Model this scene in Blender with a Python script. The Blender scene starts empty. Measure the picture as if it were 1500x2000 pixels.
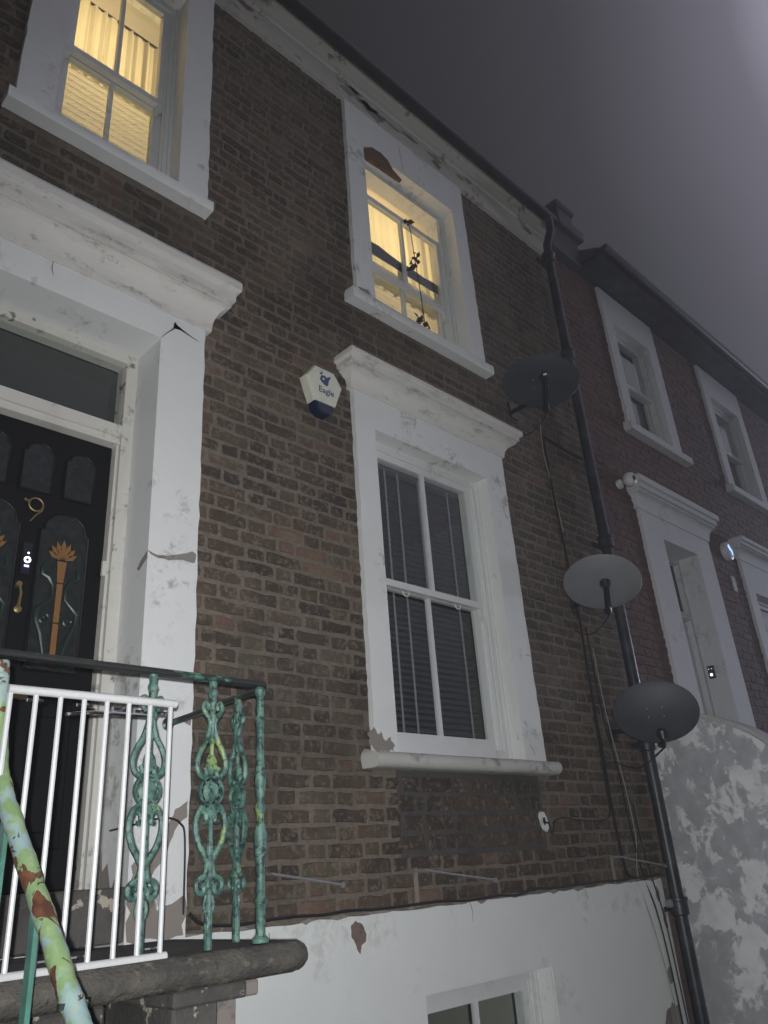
import bpy, math, random
from mathutils import Vector, Matrix
R_ = random.Random(9)
rad = math.radians
S = bpy.context.scene
COL = S.collection

# ------------------------------------------------------------------ camera
# metres; facade of the house is the plane y = 0, x runs along the street, z = 0 is eye height
cd = bpy.data.cameras.new('camera'); cam = bpy.data.objects.new('camera', cd); COL.objects.link(cam)
cr = Vector((0.71975601, -0.69087292, -0.06816079)); cu = Vector((-0.2436536, -0.34332951, 0.90705996)); cf = Vector((0.65006478, 0.63625423, 0.41544716))
m = Matrix.Identity(4)
for i in range(3):
    m[i][0], m[i][1], m[i][2] = cr[i], cu[i], -cf[i]
m[0][3], m[1][3], m[2][3] = 0.0, -3.0, 0.0
cam.matrix_world = m
cd.sensor_fit = 'VERTICAL'; cd.sensor_height = 32.0; cd.lens = 1529.8 / 2000 * 32.0
cd.clip_start = 0.05; cd.clip_end = 2000
S.camera = cam

# ------------------------------------------------------------------ night sky, flash, exposure
W = bpy.data.worlds.new('World'); S.world = W; W.use_nodes = True
nt = W.node_tree; nt.nodes.clear()
out = nt.nodes.new('ShaderNodeOutputWorld'); bg = nt.nodes.new('ShaderNodeBackground')
tc = nt.nodes.new('ShaderNodeTexCoord')
dot = nt.nodes.new('ShaderNodeVectorMath'); dot.operation = 'DOT_PRODUCT'
dot.inputs[1].default_value = Vector((0.70, -0.50, 0.50)).normalized()      # the lit end of the street
ramp = nt.nodes.new('ShaderNodeValToRGB')
e = ramp.color_ramp.elements
e[0].position = 0.0; e[0].color = (0.015, 0.015, 0.017, 1)
e[1].position = 1.0; e[1].color = (0.42, 0.40, 0.49, 1)
for ps, c in ((0.48, (0.021, 0.021, 0.023)), (0.60, (0.030, 0.030, 0.034)), (0.67, (0.042, 0.041, 0.048)), (0.73, (0.080, 0.078, 0.094)), (0.79, (0.152, 0.146, 0.178)), (0.815, (0.30, 0.29, 0.355))):
    el = e.new(ps); el.color = (*c, 1)
nz = nt.nodes.new('ShaderNodeTexNoise'); nz.inputs['Scale'].default_value = 1.6; nz.inputs['Detail'].default_value = 3
mr = nt.nodes.new('ShaderNodeMapRange'); mr.inputs['To Min'].default_value = -0.04; mr.inputs['To Max'].default_value = 0.04
ad = nt.nodes.new('ShaderNodeMath'); ad.operation = 'ADD'
nt.links.new(tc.outputs['Generated'], dot.inputs[0]); nt.links.new(tc.outputs['Generated'], nz.inputs['Vector'])
nt.links.new(nz.outputs['Fac'], mr.inputs['Value']); nt.links.new(mr.outputs['Result'], ad.inputs[0]); nt.links.new(dot.outputs['Value'], ad.inputs[1])
nt.links.new(ad.outputs[0], ramp.inputs['Fac']); nt.links.new(ramp.outputs['Color'], bg.inputs['Color'])
bg.inputs['Strength'].default_value = 1.0
nt.links.new(bg.outputs[0], out.inputs['Surface'])

fl = bpy.data.lights.new('photo_flash', 'SPOT'); fl.spot_size = rad(122); fl.spot_blend = 1.0; fl.energy = 510; fl.color = (0.97, 0.99, 1.0); fl.shadow_soft_size = 0.012
fo = bpy.data.objects.new('photo_flash', fl); COL.objects.link(fo); fo.location = Vector((0, -3, 0)) - Vector((0.455, 0.888, 0.073)) * 0.22 - cr * 0.022 + cu * 0.012; fo.rotation_euler = Vector((0.777, 0.567, 0.270)).to_track_quat('-Z', 'Y').to_euler()

S.render.engine = 'CYCLES'
S.view_settings.view_transform = 'Standard'; S.view_settings.look = 'None'
S.view_settings.exposure = 0.0; S.view_settings.gamma = 1.0; S.view_settings.use_curve_mapping = False
S.cycles.use_denoising = True
S.cycles.max_bounces = 5; S.cycles.diffuse_bounces = 2; S.cycles.glossy_bounces = 2; S.cycles.transmission_bounces = 2; S.cycles.transparent_max_bounces = 10
S.cycles.use_adaptive_sampling = True; S.cycles.adaptive_threshold = 0.03
S.cycles.volume_bounces = 0; S.cycles.sample_clamp_indirect = 4.0; S.cycles.caustics_reflective = False; S.cycles.caustics_refractive = False

# ------------------------------------------------------------------ materials
MATS = {}
def lin(c):
    return tuple((v / 12.92 if v <= 0.04045 else ((v + 0.055) / 1.055) ** 2.4) for v in c)
class NM:
    """small node-material helper; coordinates are world metres ('pos') or object space ('obj')"""
    def __init__(s, name, rough=0.7, metal=0.0):
        s.m = bpy.data.materials.new(name); s.m.use_nodes = True; s.t = s.m.node_tree; s.n = s.t.nodes
        s.b = s.n['Principled BSDF']; s.b.inputs['Roughness'].default_value = rough; s.b.inputs['Metallic'].default_value = metal
        MATS[name] = s.m
        s.geo = s.n.new('ShaderNodeNewGeometry'); s.tc = s.n.new('ShaderNodeTexCoord')
    def L(s, a, b): s.t.links.new(a, b)
    def co(s, which='pos', scale=(1, 1, 1)):
        o = s.geo.outputs['Position'] if which == 'pos' else s.tc.outputs['Object']
        if scale == (1, 1, 1): return o
        v = s.n.new('ShaderNodeVectorMath'); v.operation = 'MULTIPLY'; v.inputs[1].default_value = scale; s.L(o, v.inputs[0]); return v.outputs[0]
    def noise(s, sc, det=4, rough=0.6, which='pos', scale=(1, 1, 1), dist=0.0):
        k = s.n.new('ShaderNodeTexNoise'); k.inputs['Scale'].default_value = sc; k.inputs['Detail'].default_value = det
        k.inputs['Roughness'].default_value = rough; k.inputs['Distortion'].default_value = dist
        s.L(s.co(which, scale), k.inputs['Vector']); return k.outputs['Fac']
    def step(s, v, a, b):
        k = s.n.new('ShaderNodeMapRange'); k.interpolation_type = 'SMOOTHSTEP'
        k.inputs['From Min'].default_value = a; k.inputs['From Max'].default_value = b; s.L(v, k.inputs['Value']); return k.outputs['Result']
    def math(s, op, a, b):
        k = s.n.new('ShaderNodeMath'); k.operation = op
        for i, v in enumerate((a, b)):
            if isinstance(v, (int, float)): k.inputs[i].default_value = v
            else: s.L(v, k.inputs[i])
        return k.outputs[0]
    def axis(s, ax):
        k = s.n.new('ShaderNodeSeparateXYZ'); s.L(s.geo.outputs['Position'], k.inputs[0]); return k.outputs[ax]
    def mix(s, f, a, b, mode='MIX'):
        k = s.n.new('ShaderNodeMix'); k.data_type = 'RGBA'; k.blend_type = mode
        for i, v in ((0, f), (6, a), (7, b)):
            if isinstance(v, (int, float)): k.inputs[i].default_value = v
            elif isinstance(v, tuple): k.inputs[i].default_value = (*v, 1)
            else: s.L(v, k.inputs[i])
        return k.outputs[2]
    def ramp(s, f, stops, const=False):
        k = s.n.new('ShaderNodeValToRGB'); el = k.color_ramp.elements
        if const: k.color_ramp.interpolation = 'CONSTANT'
        el[0].position = stops[0][0]; el[0].color = (*stops[0][1], 1); el[1].position = stops[-1][0]; el[1].color = (*stops[-1][1], 1)
        for p, c in stops[1:-1]:
            x = el.new(p); x.color = (*c, 1)
        s.L(f, k.inputs[0]); return k.outputs[0]
    def col(s, c):
        if isinstance(c, tuple): s.b.inputs['Base Color'].default_value = (*c, 1)
        else: s.L(c, s.b.inputs['Base Color'])
        return s
    def bump(s, h, st=0.3, d=0.01):
        k = s.n.new('ShaderNodeBump'); k.inputs['Strength'].default_value = st; k.inputs['Distance'].default_value = d
        s.L(h, k.inputs['Height']); s.L(k.outputs[0], s.b.inputs['Normal']); return s
    def rough(s, v): s.L(v, s.b.inputs['Roughness']); return s
    def emit(s, c, st): s.b.inputs['Emission Color'].default_value = (*c, 1); s.b.inputs['Emission Strength'].default_value = st; return s

MORTAR = (0.178, 0.146, 0.116)
def brick_mat(name, attr, stops, mortar):
    k = NM(name, 0.9)
    a = k.n.new('ShaderNodeAttribute'); a.attribute_type = attr; a.attribute_name = 'tone'
    n5 = k.noise(2.3, 5, 0.65); c = k.ramp(k.math('ADD', k.math('MULTIPLY', a.outputs['Fac'], 0.60), k.math('MULTIPLY', k.step(n5, 0.30, 0.72), 0.46)), stops)
    n1 = k.noise(34, 5, 0.7); n2 = k.noise(7, 4, 0.6); n3 = k.noise(95, 3, 0.6); n4 = k.noise(0.8, 6, 0.7)
    n6 = k.noise(3.1, 5, 0.7, dist=0.5); c = k.mix(k.math('MULTIPLY', k.step(n6, 0.52, 0.70), 0.5), c, (0.145, 0.088, 0.055) if 'brown' in name else (0.15, 0.07, 0.055)); c = k.mix(k.step(n3, 0.40, 0.85), c, k.mix(0.55, c, (0.02, 0.017, 0.015)))
    c = k.mix(k.math('MULTIPLY', k.step(k.math('ADD', n1, k.math('MULTIPLY', n2, 0.35)), 0.66, 0.84), 0.85), c, mortar)               # mortar smeared over the faces
    c = k.mix(k.math('MULTIPLY', k.step(n4, 0.47, 0.66), 0.75), c, k.mix(0.5, c, (0.022, 0.021, 0.020)))  # soot patches
    c = k.mix(k.math('MULTIPLY', k.step(n2, 0.62, 0.75), 0.22), c, (0.24, 0.21, 0.18))
    k.col(c); k.bump(k.math('ADD', n1, k.math('MULTIPLY', n3, 0.5)), 0.6, 0.006)
BROWN = [(0.0, (0.032, 0.025, 0.020)), (0.22, (0.052, 0.038, 0.027)), (0.42, (0.072, 0.050, 0.034)), (0.60, (0.090, 0.062, 0.040)), (0.74, (0.098, 0.090, 0.056)), (0.82, (0.125, 0.076, 0.054)), (0.92, (0.150, 0.085, 0.062)), (1.0, (0.165, 0.118, 0.075))]
REDB = [(0.0, (0.085, 0.042, 0.036)), (0.35, (0.115, 0.052, 0.043)), (0.7, (0.135, 0.056, 0.045)), (1.0, (0.155, 0.075, 0.06))]
brick_mat('brown_brick', 'OBJECT', BROWN, MORTAR); brick_mat('brown_brick_field', 'GEOMETRY', BROWN, MORTAR)
brick_mat('red_brick', 'OBJECT', REDB, (0.13, 0.09, 0.078)); brick_mat('red_brick_field', 'GEOMETRY', REDB, (0.13, 0.09, 0.078))
def mortar_mat(name, c0):
    k = NM(name, 0.95)
    n1 = k.noise(45, 4, 0.7); n2 = k.noise(0.8, 6, 0.7); n3 = k.noise(14, 4, 0.65)
    c = k.mix(k.step(n1, 0.3, 0.75), tuple(v * 0.72 for v in c0), tuple(v * 1.15 for v in c0))
    c = k.mix(k.math('MULTIPLY', k.step(n2, 0.47, 0.68), 0.75), c, tuple(v * 0.42 for v in c0))
    c = k.mix(k.math('MULTIPLY', k.step(n3, 0.66, 0.72), 0.6), c, (0.30, 0.27, 0.235))
    k.col(c); k.bump(n1, 0.7, 0.006)
mortar_mat('mortar', MORTAR); mortar_mat('red_mortar', (0.13, 0.09, 0.078)); mortar_mat('infill_mortar', (0.080, 0.074, 0.068))

def paint_mat(name, base, dirt=0.5, rough=0.75, grime=(0.20, 0.19, 0.165), dscale=2.2, flake=0.0):
    k = NM(name, rough)
    a = k.noise(dscale, 6, 0.68); b = k.noise(18, 5, 0.7); c2 = k.noise(60, 3, 0.6); d = k.noise(3.0, 5, 0.6, scale=(1, 1, 0.22))
    c = k.mix(k.step(a, 0.25, 0.8), tuple(v * 0.93 for v in base), base)
    c = k.mix(k.math('MULTIPLY', k.step(k.math('MULTIPLY', k.step(a, 0.46, 0.72), k.step(b, 0.38, 0.66)), 0.08, 0.7), dirt), c, grime)
    c = k.mix(k.math('MULTIPLY', k.step(d, 0.56, 0.78), dirt * 0.45), c, tuple(0.55 * x + 0.45 * y for x, y in zip(grime, base)))
    c = k.mix(k.math('MULTIPLY', k.step(c2, 0.72, 0.80), dirt * 0.3), c, (0.13, 0.12, 0.11))
    if flake:
        f = k.noise(6.5, 6, 0.62, dist=0.4)
        c = k.mix(k.math('MULTIPLY', k.step(f, 0.655, 0.665), flake), c, (0.17, 0.15, 0.13))
    k.col(c); k.bump(k.math('ADD', k.math('MULTIPLY', b, 0.8), c2), 0.12, 0.006)
paint_mat('white_masonry', (0.73, 0.735, 0.72), 0.6)
k = NM('dirty_moulding', 0.8)
a = k.noise(2.0, 6, 0.7, scale=(1, 1, 5)); b = k.noise(9, 6, 0.72, scale=(0.6, 1, 2.2)); c2 = k.noise(55, 4, 0.65)
c = k.mix(k.math('MULTIPLY', k.step(k.math('ADD', k.math('MULTIPLY', a, 0.6), k.math('MULTIPLY', b, 0.55)), 0.56, 0.76), 0.45), (0.64, 0.62, 0.585), (0.27, 0.26, 0.225))
c = k.mix(k.math('MULTIPLY', k.step(k.math('ADD', b, k.math('MULTIPLY', c2, 0.5)), 0.82, 0.95), 0.5), c, (0.13, 0.12, 0.10)); k.col(c); k.bump(k.math('ADD', b, k.math('MULTIPLY', c2, 0.6)), 0.35, 0.006)
paint_mat('eaves_paint', (0.50, 0.48, 0.43), 1.0, grime=(0.14, 0.135, 0.10), dscale=2.6, flake=0.8)
paint_mat('basement_paint', (0.74, 0.755, 0.73), 0.25)
paint_mat('stone_paint', (0.52, 0.51, 0.48), 0.9, dscale=4)
paint_mat('window_paint', (0.70, 0.71, 0.70), 0.30, 0.45)
paint_mat('jamb_paint', (0.64, 0.62, 0.57), 0.9, 0.55, grime=(0.16, 0.15, 0.14), dscale=6, flake=0.9)
paint_mat('exposed_render', (0.26, 0.23, 0.205), 0.7, 0.95, grime=(0.12, 0.105, 0.095), dscale=9)
paint_mat('exposed_brown', (0.19, 0.135, 0.115), 0.7, 0.95, grime=(0.10, 0.07, 0.06), dscale=9)
paint_mat('neighbour_paint', (0.60, 0.60, 0.60), 0.35)
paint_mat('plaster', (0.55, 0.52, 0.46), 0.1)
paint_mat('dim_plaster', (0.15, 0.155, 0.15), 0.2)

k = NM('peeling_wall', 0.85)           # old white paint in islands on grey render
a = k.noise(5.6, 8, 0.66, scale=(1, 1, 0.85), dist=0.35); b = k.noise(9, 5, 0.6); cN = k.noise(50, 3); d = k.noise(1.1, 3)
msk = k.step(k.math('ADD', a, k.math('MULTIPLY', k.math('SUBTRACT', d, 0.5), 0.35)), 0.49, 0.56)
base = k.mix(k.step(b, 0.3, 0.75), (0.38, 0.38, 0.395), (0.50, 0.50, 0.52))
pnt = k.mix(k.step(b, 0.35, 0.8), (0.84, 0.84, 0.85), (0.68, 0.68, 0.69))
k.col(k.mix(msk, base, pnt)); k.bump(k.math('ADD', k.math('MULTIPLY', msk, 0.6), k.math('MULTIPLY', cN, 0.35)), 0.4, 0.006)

k = NM('landing_stone', 0.85)
a = k.noise(5, 6, 0.65); b = k.noise(26, 5, 0.7); cN = k.noise(70, 3)
c = k.mix(k.step(a, 0.3, 0.75), (0.050, 0.046, 0.040), (0.125, 0.112, 0.090)); c = k.mix(k.math('MULTIPLY', k.step(b, 0.55, 0.72), 0.7), c, (0.20, 0.175, 0.125))
c = k.mix(k.math('MULTIPLY', k.step(cN, 0.6, 0.7), 0.6), c, (0.02, 0.02, 0.018)); k.col(c); k.bump(k.math('ADD', b, cN), 0.7, 0.01)
k = NM('step_stone', 0.85)
a = k.noise(4, 6, 0.65); b = k.noise(11, 6, 0.68); cN = k.noise(60, 3)
c = k.mix(k.step(a, 0.3, 0.7), (0.045, 0.043, 0.040), (0.10, 0.094, 0.084)); c = k.mix(k.step(b, 0.60, 0.63), c, (0.42, 0.37, 0.30)); k.col(c); k.bump(k.math('ADD', b, cN), 0.6, 0.008)

k = NM('green_iron', 0.48)             # thick old gloss, darker in the chips, lime undercoat in patches
a = k.noise(16, 5, 0.65); b = k.noise(48, 4, 0.65); d = k.noise(7, 4, 0.6)
c = k.mix(k.step(a, 0.35, 0.7), (0.032, 0.085, 0.068), (0.115, 0.225, 0.175)); c = k.mix(k.step(d, 0.60, 0.64), c, (0.19, 0.28, 0.095))
c = k.mix(k.math('MULTIPLY', k.step(b, 0.50, 0.62), 0.9), c, (0.010, 0.024, 0.026)); k.col(c); k.bump(k.math('ADD', a, b), 0.6, 0.008)
k = NM('green_bar', 0.4)
a = k.noise(14, 5); k.col(k.mix(k.step(a, 0.3, 0.7), (0.055, 0.155, 0.12), (0.09, 0.235, 0.185))); k.bump(k.noise(60, 4), 0.25, 0.004)
k = NM('dark_rail', 0.42)
a = k.noise(10, 5, 0.65); b = k.noise(40, 4, 0.6)
c = k.mix(k.step(a, 0.56, 0.63), (0.022, 0.024, 0.022), (0.07, 0.19, 0.125)); c = k.mix(k.step(b, 0.63, 0.70), c, (0.045, 0.026, 0.018)); k.col(c); k.bump(b, 0.5, 0.005)
k = NM('weathered_handrail', 0.5)      # lime, sky blue and rust layers of paint
a = k.noise(9, 6, 0.62); b = k.noise(13, 5, 0.55, dist=0.8); d = k.noise(40, 4, 0.6); g = k.noise(19, 3, 0.5)
c = k.mix(k.step(a, 0.47, 0.53), (0.20, 0.30, 0.13), (0.25, 0.35, 0.36)); c = k.mix(k.math('MULTIPLY', k.step(d, 0.45, 0.7), 0.5), c, (0.33, 0.40, 0.27))
r1 = k.step(b, 0.555, 0.575); c = k.mix(r1, c, k.mix(k.step(d, 0.35, 0.65), (0.075, 0.030, 0.018), (0.15, 0.062, 0.032)))
c = k.mix(k.step(g, 0.70, 0.72), c, (0.035, 0.045, 0.03)); k.col(c); k.bump(k.math('ADD', k.math('MULTIPLY', r1, -0.7), k.math('MULTIPLY', d, 0.4)), 0.6, 0.006)

k = NM('white_powdercoat', 0.38); k.col(k.mix(k.step(k.noise(9, 4), 0.5, 0.8), (0.55, 0.55, 0.545), (0.48, 0.48, 0.465)))
k = NM('door_paint', 0.5); k.b.inputs['Specular IOR Level'].default_value = 0.2; k.col((0.0065, 0.0068, 0.0085)); k.bump(k.noise(60, 4, 0.6, scale=(1, 1, 0.2)), 0.12, 0.003)
k = NM('door_glass', 0.3); k.col(k.mix(k.step(k.noise(40, 4), 0.35, 0.7), (0.010, 0.012, 0.012), (0.022, 0.026, 0.026))); k.bump(k.noise(70, 3, scale=(1, 1, 1)), 0.5, 0.004)
NM('lead_came', 0.4).col((0.014, 0.030, 0.026))
k = NM('amber_glass', 0.35); k.col(k.mix(k.noise(30, 4), (0.19, 0.085, 0.028), (0.26, 0.14, 0.05)))
NM('brass', 0.45, 0.8).col((0.34, 0.25, 0.12))
NM('chrome', 0.12, 1.0).col((0.75, 0.75, 0.76))
NM('black_plastic', 0.40).col((0.013, 0.013, 0.015))
k = NM('black_gutter', 0.45); k.col(k.mix(k.step(k.noise(6, 4), 0.4, 0.7), (0.012, 0.012, 0.015), (0.024, 0.024, 0.027)))
k = NM('downpipe_paint', 0.42); k.col(k.mix(k.step(k.noise(7, 5), 0.4, 0.7), (0.016, 0.018, 0.024), (0.052, 0.055, 0.062))); k.bump(k.noise(50, 3), 0.2, 0.003)
k = NM('dish_slate', 0.55); k.col(k.mix(k.step(k.noise(6, 5), 0.3, 0.75), (0.040, 0.043, 0.052), (0.055, 0.058, 0.068)))
k = NM('dish_grey', 0.55); k.col(k.mix(k.step(k.noise(6, 5), 0.3, 0.75), (0.155, 0.160, 0.168), (0.19, 0.195, 0.20)))
NM('black_cable', 0.5).col((0.014, 0.014, 0.016))
NM('grey_cable', 0.6).col((0.26, 0.26, 0.25))
NM('galvanised', 0.45, 0.6).col((0.35, 0.36, 0.37))
k = NM('alarm_shell', 0.4); k.col(k.mix(k.step(k.noise(20, 5), 0.45, 0.8), (0.66, 0.66, 0.54), (0.55, 0.55, 0.45)))
NM('navy_lens', 0.25).col((0.008, 0.013, 0.045))
NM('navy_print', 0.5).col((0.035, 0.060, 0.17))
NM('bell_body', 0.25).col((0.012, 0.012, 0.02))
NM('bell_light', 0.4).emit((0.80, 0.83, 1.0), 3.0)
NM('bell_dot', 0.4).emit((0.75, 0.45, 0.95), 1.6)
NM('alarm_lamp', 0.4).emit((0.22, 0.42, 1.0), 2.2)
NM('lamp_lens', 0.4).emit((0.86, 0.87, 1.0), 12.0)
NM('white_plastic', 0.4).col((0.62, 0.62, 0.62))
k = NM('blind_slat', 0.5); k.col((0.10, 0.108, 0.11))
NM('blind_tape', 0.8).col((0.26, 0.27, 0.27))
NM('backlit_cloth', 0.9).col((0.030, 0.032, 0.034))
k = NM('dead_leaf', 0.8); k.col(k.mix(k.noise(40, 3), (0.018, 0.020, 0.010), (0.045, 0.040, 0.022)))
k = NM('old_wood', 0.9); k.col(k.mix(k.step(k.noise(30, 5, 0.7, scale=(0.2, 1, 1)), 0.3, 0.7), (0.075, 0.040, 0.020), (0.145, 0.085, 0.045))); k.bump(k.noise(40, 4), 0.6, 0.006)
k = NM('asphalt', 0.9); k.col(k.mix(k.noise(120, 4), (0.035, 0.035, 0.036), (0.065, 0.065, 0.066))); k.bump(k.noise(160, 3), 0.5, 0.004)
k = NM('paving', 0.9); k.col(k.mix(k.noise(6, 5), (0.13, 0.125, 0.12), (0.22, 0.215, 0.20))); k.bump(k.noise(60, 3), 0.3, 0.004)
k = NM('slate_roof', 0.7); k.col(k.mix(k.noise(8, 4), (0.035, 0.036, 0.042), (0.07, 0.07, 0.078)))
NM('red_door', 0.5).col((0.55, 0.55, 0.56))
k = NM('plaque_metal', 0.6); k.col(k.mix(k.step(k.noise(25, 4), 0.4, 0.65), (0.45, 0.45, 0.42), (0.30, 0.30, 0.28)))

def glass_mat(name, tint, gloss):
    k = bpy.data.materials.new(name); k.use_nodes = True; t = k.node_tree; t.nodes.clear(); MATS[name] = k
    o = t.nodes.new('ShaderNodeOutputMaterial'); mx = t.nodes.new('ShaderNodeMixShader'); tr = t.nodes.new('ShaderNodeBsdfTransparent'); gl = t.nodes.new('ShaderNodeBsdfGlossy')
    lw = t.nodes.new('ShaderNodeLayerWeight'); lw.inputs['Blend'].default_value = 0.5
    pw_ = t.nodes.new('ShaderNodeMath'); pw_.operation = 'POWER'; pw_.inputs[1].default_value = 4.0
    fr = t.nodes.new('ShaderNodeMath'); fr.operation = 'MULTIPLY_ADD'; fr.inputs[1].default_value = 0.6; fr.inputs[2].default_value = gloss
    t.links.new(lw.outputs['Facing'], pw_.inputs[0]); t.links.new(pw_.outputs[0], fr.inputs[0])
    tr.inputs['Color'].default_value = (*tint, 1); gl.inputs['Roughness'].default_value = 0.04
    t.links.new(fr.outputs[0], mx.inputs[0]); t.links.new(tr.outputs[0], mx.inputs[1]); t.links.new(gl.outputs[0], mx.inputs[2]); t.links.new(mx.outputs[0], o.inputs[0])
glass_mat('window_glass', (0.94, 0.96, 0.95), 0.03)
def cloth_mat(name, c, fac):
    k = bpy.data.materials.new(name); k.use_nodes = True; t = k.node_tree; t.nodes.clear(); MATS[name] = k
    o = t.nodes.new('ShaderNodeOutputMaterial'); mx = t.nodes.new('ShaderNodeMixShader'); d = t.nodes.new('ShaderNodeBsdfDiffuse'); tl = t.nodes.new('ShaderNodeBsdfTranslucent')
    d.inputs[0].default_value = (*c, 1); tl.inputs[0].default_value = (*c, 1); mx.inputs[0].default_value = fac
    t.links.new(d.outputs[0], mx.inputs[1]); t.links.new(tl.outputs[0], mx.inputs[2]); t.links.new(mx.outputs[0], o.inputs[0])
cloth_mat('sheer_curtain', (0.80, 0.77, 0.66), 0.6)
cloth_mat('paper_blind', (0.72, 0.70, 0.62), 0.55)

# ------------------------------------------------------------------ mesh helpers
ORG = {}
def worg(o): return ORG.get(o.name, Vector((0, 0, 0)))
def link(o, parent=None, world=Vector((0, 0, 0))):
    COL.objects.link(o)
    if parent is not None:
        o.parent = parent; o.location = world - worg(parent)
    else: o.location = world
    ORG[o.name] = Vector(world)
    return o
def tag(o, label=None, cat=None, group=None, kind=None):
    if label: o['label'] = label
    if cat: o['category'] = cat
    if group: o['group'] = group
    if kind: o['kind'] = kind
    return o
def thing(name, loc, label, cat, group=None):
    o = bpy.data.objects.new(name, None); o.empty_display_size = 0.1
    return tag(link(o, None, Vector(loc)), label, cat, group)
class MB:
    def __init__(s): s.v = []; s.f = []
    def add(s, vs, fs):
        k = len(s.v); s.v += [tuple(p) for p in vs]; s.f += [tuple(i + k for i in f) for f in fs]; return s
    def box(s, x0, x1, y0, y1, z0, z1, b=0.0):
        if b <= 0:
            vs = [(x, y, z) for z in (z0, z1) for y in (y0, y1) for x in (x0, x1)]
            return s.add(vs, [(0, 2, 3, 1), (4, 5, 7, 6), (0, 1, 5, 4), (2, 6, 7, 3), (0, 4, 6, 2), (1, 3, 7, 5)])
        def ring(z, i): return [(x0 + i, y0, z), (x1 - i, y0, z), (x1, y0 + i, z), (x1, y1 - i, z), (x1 - i, y1, z), (x0 + i, y1, z), (x0, y1 - i, z), (x0, y0 + i, z)]
        def inner(z): return [(x0 + b, y0 + b, z), (x1 - b, y0 + b, z), (x1 - b, y0 + b, z), (x1 - b, y1 - b, z), (x1 - b, y1 - b, z), (x0 + b, y1 - b, z), (x0 + b, y1 - b, z), (x0 + b, y0 + b, z)]
        rs = [inner(z0), ring(z0 + b, b), ring(z1 - b, b), inner(z1)]
        return s.loft(rs, True, True)
    def loft(s, rings, closed=True, cap=False):
        n = len(rings[0]); vs = [p for r in rings for p in r]; fs = []
        for i in range(len(rings) - 1):
            for j in range(n if closed else n - 1):
                a = i * n + j; b = i * n + (j + 1) % n; fs.append((a, b, b + n, a + n))
        if cap: fs.append(tuple(range(n - 1, -1, -1))); fs.append(tuple((len(rings) - 1) * n + j for j in range(n)))
        return s.add(vs, fs)
    def tube(s, pts, r, n=8, cap=True):
        pts = [Vector(p) for p in pts]; rings = []
        rr = r if isinstance(r, (list, tuple)) else [r] * len(pts)
        up = None
        for i, p in enumerate(pts):
            t = (pts[min(i + 1, len(pts) - 1)] - pts[max(i - 1, 0)]).normalized()
            if up is None: up = Vector((0, 0, 1)) if abs(t.z) < 0.9 else Vector((1, 0, 0))
            sd = t.cross(up).normalized(); up = sd.cross(t).normalized()
            rings.append([p + (sd * math.cos(2 * math.pi * j / n) + up * math.sin(2 * math.pi * j / n)) * rr[i] for j in range(n)])
        return s.loft(rings, True, cap)
    def lathe(s, c, prof, n=12, axis='z'):
        rings = []
        for r, h in prof:
            ring = []
            for j in range(n):
                a = 2 * math.pi * j / n; u, v = r * math.cos(a), r * math.sin(a)
                ring.append({'z': (c[0] + u, c[1] + v, c[2] + h), 'y': (c[0] + u, c[1] + h, c[2] + v), 'x': (c[0] + h, c[1] + u, c[2] + v)}[axis])
            rings.append(ring)
        return s.loft(rings, True, True)
    def prism(s, poly, y0, y1):      # polygon in x,z; extruded in y
        n = len(poly)
        vs = [(x, y0, z) for x, z in poly] + [(x, y1, z) for x, z in poly]
        return s.add(vs, [tuple(range(n)), tuple(range(2 * n - 1, n - 1, -1))] + [(i, i + n, (i + 1) % n + n, (i + 1) % n) for i in range(n)])
    def prof_x(s, prof, x0, x1):     # profile in y,z extruded along x
        n = len(prof); vs = [(x0, y, z) for y, z in prof] + [(x1, y, z) for y, z in prof]
        return s.add(vs, [tuple(range(n)), tuple(range(2 * n - 1, n - 1, -1))] + [(i, i + n, (i + 1) % n + n, (i + 1) % n) for i in range(n)])
    def mesh(s, name, mat, smooth=False):
        c = Vector((0, 0, 0))
        lo = Vector((min(p[i] for p in s.v) for i in range(3))); hi = Vector((max(p[i] for p in s.v) for i in range(3))); c = (lo + hi) / 2
        me = bpy.data.meshes.new(name); me.from_pydata([Vector(p) - c for p in s.v], [], s.f); me.validate(); me.update()
        import bmesh
        bm = bmesh.new(); bm.from_mesh(me); bmesh.ops.remove_doubles(bm, verts=bm.verts, dist=1e-5); bmesh.ops.recalc_face_normals(bm, faces=bm.faces); bm.to_mesh(me); bm.free()
        if mat: me.materials.append(MATS[mat])
        if smooth:
            me.shade_smooth() if hasattr(me, 'shade_smooth') else None
            try: me.set_sharp_from_angle(angle=rad(38))
            except Exception: pass
        return me, c
    def build(s, name, mat, parent=None, smooth=False):
        me, c = s.mesh(name, mat, smooth)
        return link(bpy.data.objects.new(name, me), parent, c)
def like(o, parent, loc):            # a further piece that shares the mesh of o
    q = bpy.data.objects.new(o.name.split('.')[0], o.data); return link(q, parent, Vector(loc))
def jag(x0, z0, x1, z1, amp, st=0.06, rr=R_):
    L = math.hypot(x1 - x0, z1 - z0); n = max(1, int(L / st)); pts = []
    for i in range(n):
        t = i / n; j = 0 if i == 0 else rr.uniform(-amp, amp)
        dx, dz = (x1 - x0) / L, (z1 - z0) / L
        pts.append((x0 + dx * L * t - dz * j, z0 + dz * L * t + dx * j))
    return pts
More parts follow.
